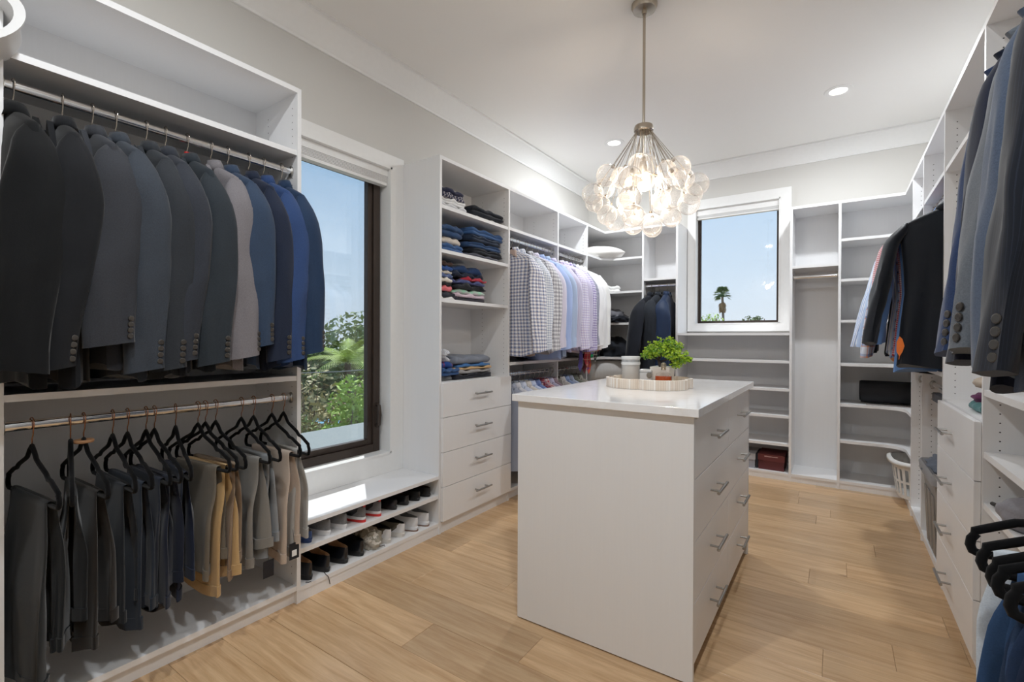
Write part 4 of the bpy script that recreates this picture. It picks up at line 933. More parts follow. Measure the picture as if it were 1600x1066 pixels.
# ------------------------------------------------------------------ shoes (heels toward the room)
def shoe(y, z, label, group, upper, sole, lining, style, rz=0, x=-2.062, W=.092, L=.29, accent=None, lace=None, outsole=None):
    e = empty('shoe', (x, y, z), label, 'shoe', group, rz)
    sh = {'dress': .024, 'sneaker': .027, 'loafer': .020}[style]; Hh = {'dress': .058, 'sneaker': .053, 'loafer': .036}[style]
    NP = 44
    def outline(ins=0):
        P = []
        for i in range(NP):
            a = 2 * PI * i / NP; c, s = math.cos(a), math.sin(a)
            t = (1 - c) / 2                          # 0 at heel, 1 at toe
            wv = (.34 + .12 * math.sin(PI * min(t, 1) * .9) + .10 * sm(t, .3, .7) - .05 * sm(t, .8, 1)) * W
            P.append((-L * t, (wv - ins) * math.copysign(abs(s) ** .92, s), t))
        return P
    O = outline()
    # sole
    heelr = style == 'dress'
    rings = []
    for zz, k_ in ((0, .97), (.004, 1.0), (sh - .006, 1.02), (sh, 1.0)):
        rings.append([(p[0] + (.006 if k_ > 1 else 0) * (1 - 2 * p[2]), p[1] * 1.06 * k_, (zz if zz > 0 else (.010 * sm(p[2], .30, .36) * (1 - sm(p[2], .42, .75)) if heelr else .006 * sm(p[2], .8, 1)))) for p in O])
    m = MB(); m.loft(rings); so = m.build('sole', sole, e, smooth=False, world=False); auto_smooth(so, 50)
    if outsole:
        m = MB(); m.loft([[(p[0] * 1.02 + .0065, p[1] * 1.09, zz) for p in O] for zz in (-.0006, outsole[1])]); m.build('outsole', outsole[0], e, world=False)
    # upper: rings rise from the sole; the heel end stays open, the toe end closes
    rings = []; nr = 9
    for k_ in range(nr + 1):
        u = k_ / nr; ring = []
        for (px, py, t) in O:
            top = Hh * (1 - .10 * sm(t, .05, .35)) * (1 - .48 * sm(t, .45, .95)) + .010 * sm(t, .35, .48) * (1 - sm(t, .5, .8))
            close = sm(t, .40, .56)
            keep_o = 1 - .34 * u ** 1.7; keep_c = math.sqrt(max(0, 1 - u ** 2.2))
            kf = keep_o * (1 - close) + max(keep_c, .02) * close
            toe = -.12 * sm(t, .8, 1) * u * L * .5
            ring.append((px - toe * 1.0 - (.008 * math.sin(u * 2.2) * (1 - sm(t, 0, .2)) * -.6), py * kf, sh + top * (u if t < .5 else u ** .85)))
        rings.append(ring)
    inner = [[(p[0] * .985 - .004, p[1] * (.90 if O[i][2] < .5 else 1), p[2] - d) for i, p in enumerate(rings[-1])] for d in (.003, .03)]
    m = MB(); m.loft(rings, cap0=False, cap1=False); auto_smooth(m.build('upper', upper, e, world=False), 60)
    m = MB(); m.loft([rings[-1]] + inner, cap0=False, cap1=True); m.build('lining', lining, e, smooth=True, world=False)
    if accent:                                       # heel counter
        rr = []
        for u in (0, .25, .5, .75, .98):
            k_ = u * nr; i0 = int(k_); f = k_ - i0; A = np.array(rings[i0]) * (1 - f) + np.array(rings[min(i0 + 1, nr)]) * f
            idx = [j % NP for j in range(-7, 8)]; q = A[idx].copy(); q[:, 0] += .0025; q[:, 1] *= 1.03; half = int(7 * (1 - .35 * u)); q = q[7 - half:8 + half]
            tt = np.linspace(0, 1, 9); src = np.linspace(0, 1, len(q)); rr.append(np.stack([np.interp(tt, src, q[:, d]) for d in range(3)], 1))
        m = MB(); m.loft(rr, closed=False); m.build('heel_counter', accent, e, smooth=True, world=False)
    if lace or style != 'loafer':
        lm = lace or upper
        for i in range(4):
            t = .48 + .06 * i; zt = sh + Hh * (1 - .48 * sm(t, .45, .95)) * .96 + .006
            m = MB(); m.tube([(-L * t, -.018, zt - .006), (-L * t, 0, zt + .002), (-L * t, .018, zt - .006)], .0022, 6); m.build('lace', lm, e, smooth=True, world=False)
    return e
BLK = plain('black_leather', (22, 24, 30), .28, spec=.5, bump=.1, coat=.4); BLKS = plain('black_rubber', (32, 31, 32), .6); TANL = plain('tan_leather_lining', (176, 138, 104), .6)
WHR = plain('white_rubber', (226, 226, 228), .5); GRM = fabric('grey_mesh', (128, 130, 134), .3, 300); RED = plain('red_rubber', (206, 52, 48), .5); DGM = fabric('dark_grey_mesh', (58, 60, 66), .3, 300)
BLUE = plain('blue_suede', (44, 72, 124), .8, sheen=.3); WLE = plain('white_leather', (222, 223, 226), .5); OLV = plain('olive_suede', (104, 98, 86), .85); CRM = plain('cream_rubber', (208, 204, 198), .6); GUM = plain('gum_rubber', (120, 88, 72), .6)
SG = 'shoes on the bench shelves'
z1_, z2_ = .2455, .0705
shoe(1.332, z1_, 'blue shoe at the closet end of the upper bench shelf', SG, BLUE, plain('blue_rubber', (38, 60, 110), .5), GRM, 'loafer', accent=BLUE)
shoe(1.432, z1_, 'grey mesh running shoe next to the blue shoe', SG, GRM, WHR, GRM, 'sneaker', accent=GRM, lace=DGM)
shoe(1.527, z1_, 'grey mesh running shoe next to the red-soled sneakers', SG, GRM, WHR, GRM, 'sneaker', accent=GRM, lace=DGM)
for y_, lab in ((1.645, 'dark sneaker with white and red sole nearer the grey runners'), (1.748, 'dark sneaker with white and red sole nearer the black loafers')):
    e = shoe(y_, z1_, lab, SG, DGM, WHR, plain('black_cloth', (30, 30, 33), .9), 'sneaker', accent=fabric('mid_grey_mesh', (120, 120, 124), .3, 300), outsole=(RED, .012))
    m = MB(); m.box(-.004, .002, -.006, .006, .066, .092); m.build('pull_tab', RED, e, world=False, bevel=.001)
shoe(1.865, z1_, 'black loafer with a yellow insole mark', SG, BLK, BLKS, BLKS, 'loafer')
o = MB().lathe([(.001, .0015), (.010, .0015), (.010, 0)], 16, (-2.10, 1.865, z1_ + .036)).build('insole_mark', plain('yellow_print', (216, 196, 60), .6)); tag(o, 'round yellow mark inside a black loafer', 'label')
shoe(1.955, z1_, 'black loafer beside the one with the yellow mark', SG, BLK, BLKS, plain('brown_lining', (70, 52, 46), .6), 'loafer')
shoe(2.045, z1_, 'black slip-on with thick sole on the upper bench shelf', SG, BLKS, BLKS, BLKS, 'loafer', W=.1)
shoe(2.135, z1_, 'black slip-on at the drawer tower end of the upper shelf', SG, BLKS, BLKS, plain('brown_lining', (70, 52, 46), .6), 'loafer')
shoe(1.330, z2_, 'black leather dress shoe at the closet end of the lower shelf', SG, BLK, BLKS, TANL, 'dress', x=-2.055)
shoe(1.425, z2_, 'black leather dress shoe with trailing lace on the lower shelf', SG, BLK, BLKS, TANL, 'dress', x=-2.055)
shoe(1.532, z2_, 'tall black leather boot-shoe with tan pull loop', SG, BLK, BLKS, TANL, 'dress', W=.1, x=-2.058)
shoe(1.632, z2_, 'tall black leather boot-shoe beside the camouflage bag', SG, BLK, BLKS, BLKS, 'dress', W=.1, x=-2.058)
for pts, lab in (([(-2.05, 1.395, .085), (-2.038, 1.40, .072), (-2.034, 1.41, .06), (-2.0325, 1.415, .035), (-2.0325, 1.418, .02)], 'black lace trailing from a dress shoe over the shelf edge'), ([(-2.05, 1.30, .074), (-2.04, 1.31, .073), (-2.036, 1.32, .0735)], 'short black lace end lying at the closet end'), ([(-2.10, 1.72, .075), (-2.07, 1.75, .075), (-2.06, 1.78, .075), (-2.045, 1.77, .075)], 'dark shoelace lying before the camouflage bag')):
    m = MB(); m.tube(pts, .0018, 6); tag(m.build('shoelace', BLKS, None, smooth=True), lab, 'shoelace')
def camo():
    m, nt, b = nodes('cream_camouflage_cloth'); b.inputs['Roughness'].default_value = .85; tc = N(nt, 'ShaderNodeTexCoord'); nz = N(nt, 'ShaderNodeTexNoise'); nz.inputs['Scale'].default_value = 16; nt.links.new(tc.outputs['Object'], nz.inputs['Vector'])
    cr = N(nt, 'ShaderNodeValToRGB'); cr.color_ramp.interpolation = 'CONSTANT'; e = cr.color_ramp.elements; e[0].color = lin((150, 144, 130)); e[1].position = .46; e[1].color = lin((216, 210, 200)); q = e.new(.56); q.color = lin((178, 172, 160))
    nt.links.new(nz.outputs['Fac'], cr.inputs[0]); nt.links.new(cr.outputs[0], b.inputs['Base Color']); return m
lump('drawstring_bag', 'crumpled cream camouflage bag between black and white shoes', 'bag', camo(), (-2.135, 1.728, z2_), (.085, .052, .105), 5, .35, 2.5)
shoe(1.820, z2_, 'olive and white sneaker next to the camouflage bag', SG, OLV, CRM, BLKS, 'sneaker', accent=WLE, W=.1)
shoe(1.922, z2_, 'olive and white sneaker next to the white sneakers', SG, OLV, CRM, BLKS, 'sneaker', accent=WLE, W=.1)
shoe(2.028, z2_, 'white leather sneaker next to the olive pair', SG, WLE, WLE, GRM, 'sneaker', W=.1, outsole=(GUM, .005))
shoe(2.122, z2_, 'white leather sneaker at the drawer tower end', SG, WLE, WLE, GRM, 'sneaker', W=.095, outsole=(GUM, .005))

# ------------------------------------------------------------------ corner shelving (beside the white shirts)
def pillow(name, label, mat, c, s, rz=0, seed=1):
    m = MB(); rings = []; n = 22; K = 28
    for i in range(n + 1):
        t = -1 + 2 * i / n; f = (1 - t ** 4) ** .5 if abs(t) < 1 else .02; ring = []
        for j in range(K):
            a = 2 * PI * j / K; ca, sa = math.cos(a), math.sin(a)
            y = s[1] * math.copysign(abs(ca) ** .6, ca) * (.9 + .1 * f); zz = s[2] * sa * max(f, .06) * (1 - .3 * abs(ca) ** 3)
            ring.append((s[0] * t, y, s[2] * .85 + zz + .006 * math.sin(4 * t + seed + 3 * ca)))
        rings.append(ring)
    m.loft(rings); o = m.build(name, mat, None, smooth=True); o.location = c; o.rotation_euler = (0, 0, rz); return tag(o, label, 'pillow')
pillow('bed_pillow', 'white bed pillow on the top corner shelf', KN('pillow', (226, 224, 220)), (-2.11, 4.72, 2.063), (.25, .17, .07), R(40), 2)
folded('folded_sheet', 'white folded sheet on the second corner shelf', 'clothes', None, -2.06, 4.86, 1.717, .22, .22, .065, 2, KN('sheet', (232, 232, 230)), 71, -.9)
o = MB().box(-2.215, -2.13, 4.70, 4.76, 1.7175, 1.785).build('small_carton', plain('orange_carton', (226, 160, 60), .6), None, bevel=.004); tag(o, 'small orange carton on the second corner shelf', 'carton')
o = MB().box(-2.19, -2.10, 4.72, 4.77, 1.786, 1.80).build('eyeglass_case', BLKS, None, bevel=.004); tag(o, 'slim dark case on the orange carton', 'case')
lump('grey_bag', 'grey soft bag with black straps on the third corner shelf', 'bag', KN('bag_grey', (112, 112, 118)), (-2.03, 4.88, 1.39), (.17, .12, .15), 11, .3, 2.0)
lump('black_bag', 'black strappy bag in front of the grey one', 'bag', KN('bag_black', (36, 38, 46)), (-1.93, 4.80, 1.39), (.12, .09, .08), 12, .5, 2.6)
lump('purple_cloth', 'purple cloth bundle behind the white shirts', 'clothes', KN('cloth_purple', (96, 88, 110)), (-2.2, 4.70, 1.39), (.09, .11, .19), 13, .35, 2)
lump('duffel_bag', 'black duffel bag on the fourth corner shelf', 'bag', KN('duffel', (40, 43, 50)), (-1.97, 4.90, 1.03), (.17, .13, .21), 14, .28, 1.8)
lump('backpack', 'black backpack behind the white shirts', 'bag', KN('backpack', (26, 28, 34)), (-2.2, 4.68, 1.03), (.13, .13, .36), 15, .25, 1.8)
stack([('folded_shirt', 'emerald green folded shirt on the fourth corner shelf', 'clothes', .2, .2, .03, 1, KN('green', (28, 150, 96)), 81, 0, 0, 0), ('folded_shirt', 'lilac and blue folded shirt above the emerald one', 'clothes', .2, .19, .026, 1, KN('lilac2', (110, 110, 160)), 82, 0, 0, .1), ('folded_shirt', 'raspberry red folded shirt above the lilac one', 'clothes', .2, .2, .036, 1, KN('rasp', (176, 32, 66)), 83, 0, 0, -.08), ('folded_shirt', 'navy folded shirt topping the bright stack', 'clothes', .2, .2, .03, 1, KN('nv2', (40, 56, 100)), 84, 0, 0, .05)], -2.13, 4.46, 1.03, None)
# quilted bolster
m = MB(); rings = []
for i in range(33):
    t = -1 + 2 * i / 32; r0 = .145 * (1 - abs(t) ** 7) ** .5 + .004; ring = []
    for j in range(40):
        a = 2 * PI * j / 40; q = .003 * (math.sin(14 * a + 30 * t) * math.sin(14 * a - 30 * t)); ring.append((.235 * t, (r0 + q) * math.cos(a), .148 + (r0 + q) * math.sin(a)))
    rings.append(ring)
m.loft(rings); o = m.build('bolster', KN('bolster', (196, 194, 192)), None, smooth=True); o.location = (-2.06, 4.77, .70); o.rotation_euler = (0, 0, R(42)); tag(o, 'grey quilted bolster roll under the bright folded shirts', 'pillow')

# ------------------------------------------------------------------ shelves below the small window: two shoe boxes
def shoebox(x0, x1, y0_, y1_, z0_, h, mat, lidmat, label):
    e = empty('shoe_box', ((x0 + x1) / 2, (y0_ + y1_) / 2, z0_), label, 'box')
    bx('box_body', mat, e, x0, x1, y0_, y1_, z0_, z0_ + h * .9); bx('lid', lidmat, e, x0 - .004, x1 + .004, y0_ - .004, y1_ + .004, z0_ + h * .58, z0_ + h); return e
e = shoebox(-.572, -.372, 4.775, 5.05, .0645, .135, plain('dark_red_card', (92, 38, 40), .6), plain('red_card_lid', (110, 50, 52), .6), 'dark red shoe box with a pale line of lettering')
m = MB(); q = random.Random(5); x = -.525
while x < -.425:
    w_ = q.uniform(.004, .007); m.box(x, x + w_, 4.7695, 4.7712, .178 + q.uniform(-.001, .001), .185 + q.uniform(-.001, .002)); x += w_ + .0025
m.build('lettering', plain('pale_print', (220, 190, 186), .6), e)
shoebox(-.86, -.600, 4.765, 5.05, .0645, .13, plain('grey_card', (150, 152, 160), .6), plain('grey_card_lid', (176, 178, 184), .6), 'pale grey shoe box with dark side beside the red one')
o = bx('dark_box', plain('navy_card', (36, 42, 54), .6), None, -.595, -.578, 4.79, 5.05, .0645, .19); tag(o, 'thin dark box standing between the two shoe boxes', 'box')
# ------------------------------------------------------------------ right corner shelving
e = empty('exercise_mat', (.42, 4.92, .70), 'black rolled exercise mat lying on the corner shelf', 'exercise mat')
sp = []
for i in range(90):
    a = i * .25; r0 = .012 + .0036 * a; sp.append((r0 * math.cos(a), r0 * math.sin(a)))
rmax = math.hypot(*sp[-1]); k_ = .093 / rmax; sp = [(a * k_, b_ * k_) for a, b_ in sp]
MATM = plain('black_foam', (26, 28, 34), .7, bump=.3, bump_scale=300)
m = MB(); m.loft([[(x, 4.9 + .090 * math.cos(2 * PI * j / 48), .797 + .090 * math.sin(2 * PI * j / 48)) for j in range(48)] for x in (.168, .69)]); auto_smooth(m.build('roll', MATM, e), 50)
m = MB(); rr_ = [[(x, 4.9 + a * r1, .797 + b_ * r1) for a, b_ in sp] for x, r1 in ((.160, 1), (.172, 1))]; m.loft(rr_, closed=False); m.build('spiral_edge', MATM, e)
e = empty('wire_rack', (.36, 4.80, .70), 'grey wire rack lying under the rolled mat at the shelf edge', 'rack')
WIR = plain('grey_wire', (150, 142, 138), .4, .6)
for i in range(26): m = MB(); m.tube([(.205 + i * .0135, 4.752, .7025), (.205 + i * .0135, 4.80, .7025)], .0022, 6); m.build('wire', WIR, e)
m = MB(); m.tube([(.20, 4.754, .7015), (.545, 4.754, .7015)], .0028, 6); m.build('rail', WIR, e); m = MB(); m.tube([(.20, 4.798, .7015), (.545, 4.798, .7015)], .0028, 6); m.build('rail', WIR, e)
# laundry basket with slots
def basket(c, label):
    e = empty('laundry_basket', c, label, 'basket'); WP = plain('white_basket_plastic', (222, 222, 220), .45)
    h = .27; nx = 40
    def ring(u, off=0):
        a_, b_ = .225 - .045 * (1 - u) + off, .165 - .035 * (1 - u) + off
        return [(a_ * math.copysign(abs(math.cos(q)) ** .7, math.cos(q)), b_ * math.copysign(abs(math.sin(q)) ** .7, math.sin(q)), h * u) for q in [2 * PI * j / nx for j in range(nx)]]
    m = MB(); us = [0, .1, .42, .48, .80, 1.0]; R_ = [ring(u) for u in us]; V = [p for r_ in R_ for p in r_]; F = []
    for i in range(len(us) - 1):
        for j in range(nx):
            if i in (1, 3) and j % 2 == 0: continue        # slots
            F.append((i * nx + j, i * nx + (j + 1) % nx, (i + 1) * nx + (j + 1) % nx, (i + 1) * nx + j))
    F.append(tuple(range(nx - 1, -1, -1))); m.add(V, F); o = m.build('body', WP, e, world=False)
    sol = o.modifiers.new('solidify', 'SOLIDIFY'); sol.thickness = .004
    m = MB(); A = ring(1.0, .0); B = ring(1.0, .022)
    m.loft([[(p[0], p[1], h - .022) for p in A], [(p[0], p[1], h - .026) for p in B], [(p[0] * 1.0, p[1], h - .004) for p in B], [(p[0], p[1], h + .004) for p in A]], cap0=False, cap1=False); m.build('rim', WP, e, smooth=True, world=False)
    return e
b_ = basket((.512, 4.60, .0685), 'white slotted laundry basket on the bottom corner shelf'); b_.rotation_euler = (0, 0, R(92))
# grey bin with clothes
e = empty('storage_bin', (.545, 3.42, .0685), 'tall grey plastic bin full of clothes beside the drawer cabinet', 'bin'); GP = plain('grey_plastic', (128, 125, 122), .45)
def rr2(a_, b_, z, r=.045, n=6):
    P = []
    for (sx, sy, a0) in ((1, 1, 0), (-1, 1, 90), (-1, -1, 180), (1, -1, 270)):
        for i in range(n + 1): q = R(a0 + 90 * i / n); P.append((sx * (a_ - r) + r * math.cos(q), sy * (b_ - r) + r * math.sin(q), z))
    return P
m = MB(); m.loft([rr2(.105, .20, 0), rr2(.115, .215, .20), rr2(.125, .228, .40), rr2(.126, .232, .455), rr2(.12, .226, .455), rr2(.112, .21, .25)], cap1=True); auto_smooth(m.build('bin_body', GP, e, world=False), 45)
m = MB(); m.loft([rr2(.124, .23, .415), rr2(.142, .246, .41), rr2(.146, .25, .455), rr2(.138, .244, .468), rr2(.122, .228, .462)], cap0=False, cap1=False); auto_smooth(m.build('rim', plain('grey_rim', (140, 140, 142), .4), e, world=False), 45)
for sx in (-1,):
    for yy in (-.11, 0, .11): 
        m = MB(); m.loft([[(sx * (.106 + .0009 * 0 + .018 * (zz / .40)) - .002, yy - .035 + q[0], zz) if k2 == 0 else (sx * (.111 + .018 * (zz / .40)) - .002, yy - .035 + q[0], zz) for q, k2 in (((0,), 0), ((.008,), 1), ((.06,), 1), ((.068,), 0))] for zz in (.03, .34)], closed=True); m.build('rib', GP, e, world=False)
lump('bin_clothes', 'grey jeans bulging out of the storage bin', 'clothes', KN('binj', (104, 110, 122)), (.535, 3.47, .475), (.125, .15, .10), 21, .35, 2.2)
lump('bin_clothes', 'dark shirt tucked into the front of the storage bin', 'clothes', KN('bind', (56, 60, 70)), (.53, 3.31, .475), (.115, .12, .07), 22, .4, 2.4)
lump('bin_clothes', 'rust brown cloth on top of the storage bin', 'clothes', KN('binr', (150, 104, 84)), (.56, 3.43, .555), (.07, .07, .055), 23, .4, 2.4)
# folded trousers hanging from the lower rod above the bin
o = MB().box(.44, .475, 3.14, 3.50, .885, .932).build('folded_belt', fabric('navy_strap', (30, 36, 52), .1), None, bevel=.006); o['label'] = 'dark navy strap lying along the lower rod above the bin'; o['category'] = 'strap'
# shelf above the drawers: hat and bright clothes
folded('folded_scarf', 'teal folded scarf above the drawer cabinet', 'clothes', None, .56, 2.62, .935, .22, .2, .032, 1, KN('teal', (86, 128, 130)), 91, PI)
lump('purple_pouch', 'small purple pouch on the teal scarf', 'pouch', KN('plum', (104, 52, 92)), (.53, 2.66, .968), (.07, .07, .045), 31, .2, 2)
folded('folded_cloth', 'white folded cloth behind the purple pouch', 'clothes', None, .60, 2.56, .967, .18, .2, .06, 2, KN('wc', (232, 226, 226)), 92, PI)
lump('sun_hat', 'tan soft sun hat on the white cloth', 'hat', KN('tanhat', (168, 154, 138)), (.58, 2.56, 1.031), (.13, .13, .06), 32, .15, 1.5)
# open shelf bay: grey cap and dark strap
lump('baseball_hat', 'grey soft cap on the open shelves', 'hat', KN('cap', (132, 130, 136)), (.53, 2.08, .6455), (.11, .11, .10), 33, .12, 1.5)
m = MB(); m.tube([(.45, 2.30, .655), (.46, 2.24, .658), (.475, 2.16, .654)], .007, 8); tag(m.build('glasses_case', BLKS, None, smooth=True), 'thin black strap beside the grey cap', 'strap')
# white basin overhanging the top shelf of the suit closet
m = MB(); m.lathe([(.001, -.075), (.06, -.075), (.085, -.04), (.10, .01), (.106, .035), (.124, .038), (.126, .044), (.10, .044), (.094, .01), (.08, -.035), (.055, -.066), (.001, -.066)], 40)
o = auto_smooth(m.build('plastic_basin', plain('white_glossy_plastic', (228, 228, 228), .3), None)); o.location = (-2.03, .262, 2.11); o.rotation_euler = (R(30), R(62), 0); tag(o, 'white plastic basin tipped over the edge of the top shelf', 'basin')
# ------------------------------------------------------------------ tray and its things on the island
TX, TY, TZ = -.785, 2.385, .979
tray = empty('tray', (TX, TY, TZ), 'scalloped bone-inlay tray on the island top', 'tray')
def bone():
    m, nt, b = nodes('bone_inlay'); b.inputs['Roughness'].default_value = .4
    uv = N(nt, 'ShaderNodeUVMap'); sp = N(nt, 'ShaderNodeSeparateXYZ'); nt.links.new(uv.outputs[0], sp.inputs[0])
    a = N(nt, 'ShaderNodeMath', operation='MULTIPLY'); a.inputs[1].default_value = 1 / .011; nt.links.new(sp.outputs[0], a.inputs[0])
    fl_ = N(nt, 'ShaderNodeMath', operation='FLOOR'); nt.links.new(a.outputs[0], fl_.inputs[0]); wnz = N(nt, 'ShaderNodeTexWhiteNoise', noise_dimensions='1D'); nt.links.new(fl_.outputs[0], wnz.inputs['W'])
    cr = N(nt, 'ShaderNodeValToRGB'); cr.color_ramp.elements[0].color = lin((222, 206, 188)); cr.color_ramp.elements[1].color = lin((246, 241, 234)); nt.links.new(wnz.outputs['Value'], cr.inputs[0])
    fr = N(nt, 'ShaderNodeMath', operation='FRACT'); nt.links.new(a.outputs[0], fr.inputs[0]); lt = N(nt, 'ShaderNodeMath', operation='LESS_THAN'); lt.inputs[1].default_value = .1; nt.links.new(fr.outputs[0], lt.inputs[0])
    mx = N(nt, 'ShaderNodeMix', data_type='RGBA'); nt.links.new(lt.outputs[0], mx.inputs[0]); nt.links.new(cr.outputs[0], mx.inputs[6]); mx.inputs[7].default_value = lin((196, 178, 160)); nt.links.new(mx.outputs[2], b.inputs['Base Color']); return m
BONE = bone()
def scallop(k=1.0, off=0):
    P = []; n = 120
    for i in range(n):
        a = 2 * PI * i / n; r_ = (.166 + .046 * abs(math.sin(2 * a)) ** .55 - .006 * abs(math.sin(2 * a)) ** 6) * k + off
        P.append((TX + r_ * math.cos(a) * 1.06, TY + r_ * math.sin(a) * .92))
    return P
A, B = scallop(1, 0), scallop(1, -.012)
m = MB(); m.loft([[(x, y, TZ + .0005) for x, y in A], [(x, y, TZ + .046) for x, y in A], [(x, y, TZ + .048) for x, y in B], [(x, y, TZ + .010) for x, y in B]], cap0=True, cap1=True); auto_smooth(m.build('tray_body', BONE, tray), 60)
# candle jar
def milky():
    m = bpy.data.materials.new('milky_glass'); m.use_nodes = True; nt = m.node_tree; nt.nodes.clear()
    tr = N(nt, 'ShaderNodeBsdfTransparent'); df = N(nt, 'ShaderNodeBsdfDiffuse'); df.inputs[0].default_value = (.85, .86, .86, 1); gl = N(nt, 'ShaderNodeBsdfGlossy'); gl.inputs['Roughness'].default_value = .05
    a = N(nt, 'ShaderNodeMixShader'); a.inputs[0].default_value = .3; nt.links.new(tr.outputs[0], a.inputs[1]); nt.links.new(df.outputs[0], a.inputs[2])
    b = N(nt, 'ShaderNodeMixShader'); nt.links.new(schlick(nt), b.inputs[0]); nt.links.new(a.outputs[0], b.inputs[1]); nt.links.new(gl.outputs[0], b.inputs[2])
    o = N(nt, 'ShaderNodeOutputMaterial'); nt.links.new(b.outputs[0], o.inputs[0]); return m
e = empty('candle_jar', (-.868, 2.352, TZ + .0105), 'white candle in a clear glass jar on the tray', 'candle')
JG = pane_glass('jar_glass', (.97, .98, .98)); FG = milky(); c = (-.868, 2.352, TZ + .0105)
m = MB(); m.lathe([(.001, 0), (.043, 0), (.046, .006), (.046, .128), (.0445, .138), (.0425, .138), (.0425, .128), (.042, .01), (.001, .008)], 36, c); auto_smooth(m.build('jar', FG, e))
m = MB(); m.lathe([(.001, .0082), (.0415, .0102), (.0415, .092), (.039, .096), (.001, .0945)], 32, c); auto_smooth(m.build('wax', plain('cream_wax', (236, 226, 212), .5), e))
m = MB(); m.lathe([(.0468, .100), (.0478, .104), (.0478, .110), (.0468, .114)], 36, c); m.lathe([(.0462, .128), (.0475, .131), (.0475, .139), (.0462, .142), (.044, .139)], 36, c); auto_smooth(m.build('neck_ring', plain('frosted_glass', (236, 238, 238), .25), e))
m = MB(); m.tube([(c[0], c[1], c[2] + .093), (c[0] + .001, c[1], c[2] + .106)], .0012, 6); m.build('wick', BLKS, e)
# perfume bottle
c = (-.690, 2.315, TZ + .0105); e = empty('perfume_bottle', c, 'round perfume bottle with amber liquid and silver cap', 'bottle')
def rsq(a_, b_, z, n=28, ex=.6): return [(c[0] + a_ * math.copysign(abs(math.cos(q)) ** ex, math.cos(q)), c[1] + b_ * math.copysign(abs(math.sin(q)) ** ex, math.sin(q)), c[2] + z) for q in [2 * PI * j / n for j in range(n)]]
m = MB(); m.loft([rsq(.030, .018, 0), rsq(.037, .022, .006), rsq(.040, .024, .03), rsq(.039, .023, .05), rsq(.032, .02, .064), rsq(.012, .011, .074), rsq(.010, .010, .082)]); auto_smooth(m.build('glass_body', JG, e))
m = MB(); m.loft([rsq(.029, .017, .004), rsq(.0355, .0205, .009), rsq(.038, .022, .030), rsq(.0375, .0215, .052)]); auto_smooth(m.build('liquid', plain('amber_liquid', (196, 84, 34), .15, spec=.5), e))
m = MB(); m.lathe([(.011, .082), (.012, .086), (.010, .090), (.0125, .096), (.0135, .106), (.011, .114), (.004, .118), (.0005, .118)], 20, c); auto_smooth(m.build('cap', plain('aged_silver_cap', (168, 156, 136), .3, .9), e))
# white jewel box with dark clasp
c = (-.792, 2.385, TZ + .0105); e = empty('trinket_box', c, 'small white trinket box with chrome knob on the tray', 'box')
bx('box_body', plain('white_lacquer', (228, 230, 232), .25), e, c[0] - .032, c[0] + .028, c[1] - .028, c[1] + .028, c[2], c[2] + .062, .004); bx('lid', plain('white_lacquer', (228, 230, 232), .25), e, c[0] - .033, c[0] + .029, c[1] - .029, c[1] + .029, c[2] + .0625, c[2] + .078, .004)
m = MB(); m.tube([(c[0] + .02, c[1] - .0285, c[2] + .05), (c[0] + .02, c[1] - .034, c[2] + .05)], .014, 16); auto_smooth(m.build('knob', NICKEL, e))
# bonsai
c = (-.728, 2.425, TZ + .0105); e = empty('bonsai', c, 'small artificial bonsai tree in a square cream pot', 'bonsai')
POT = plain('cream_ceramic', (232, 226, 216), .4)
def sq(a_, z): return [(c[0] + x * a_, c[1] + y * a_, c[2] + z) for x, y in ((1, 1), (-1, 1), (-1, -1), (1, -1))]
m = MB(); m.loft([sq(.043, 0), sq(.050, .092), sq(.044, .092), sq(.042, .075)]); m.build('pot', POT, e, bevel=.003)
m = MB(); m.loft([sq(.0425, .07), sq(.0425, .077)]); m.build('soil', plain('soil', (54, 44, 38), .95), e)
m = MB(); BK = plain('bonsai_bark', (70, 58, 52), .9, bump=.5)
def w3(dx, dy, dz): return (c[0] + dx, c[1] + dy, c[2] + dz)
m.tube([w3(0, 0, .07), w3(-.012, -.004, .10), w3(-.02, 0, .13), w3(-.005, .004, .16), w3(.012, .0, .19)], [.010, .009, .008, .006, .004], 8)
m.tube([w3(-.016, 0, .12), w3(-.05, .006, .145), w3(-.08, .01, .15)], [.006, .004, .003], 6); m.tube([w3(-.012, 0, .115), w3(.03, -.004, .13), w3(.07, -.006, .135), w3(.10, -.01, .13)], [.006, .005, .004, .003], 6); m.tube([w3(.0, 0, .15), w3(.03, .02, .175), w3(.05, .03, .19)], [.005, .004, .003], 6)
m.build('trunk', BK, e, smooth=True)
q = random.Random(2); pads = [(-.072, 0, .152, .05, .026), (-.035, -.01, .185, .055, .035), (.012, 0, .215, .055, .034), (.045, .01, .19, .055, .036), (.085, -.005, .155, .05, .026), (.105, -.01, .125, .035, .018), (.0, -.03, .17, .045, .03), (.06, -.03, .15, .05, .028), (.03, .03, .19, .06, .03), (-.05, .03, .165, .05, .028), (.128, -.01, .132, .022, .012), (.07, -.02, .105, .03, .018)]
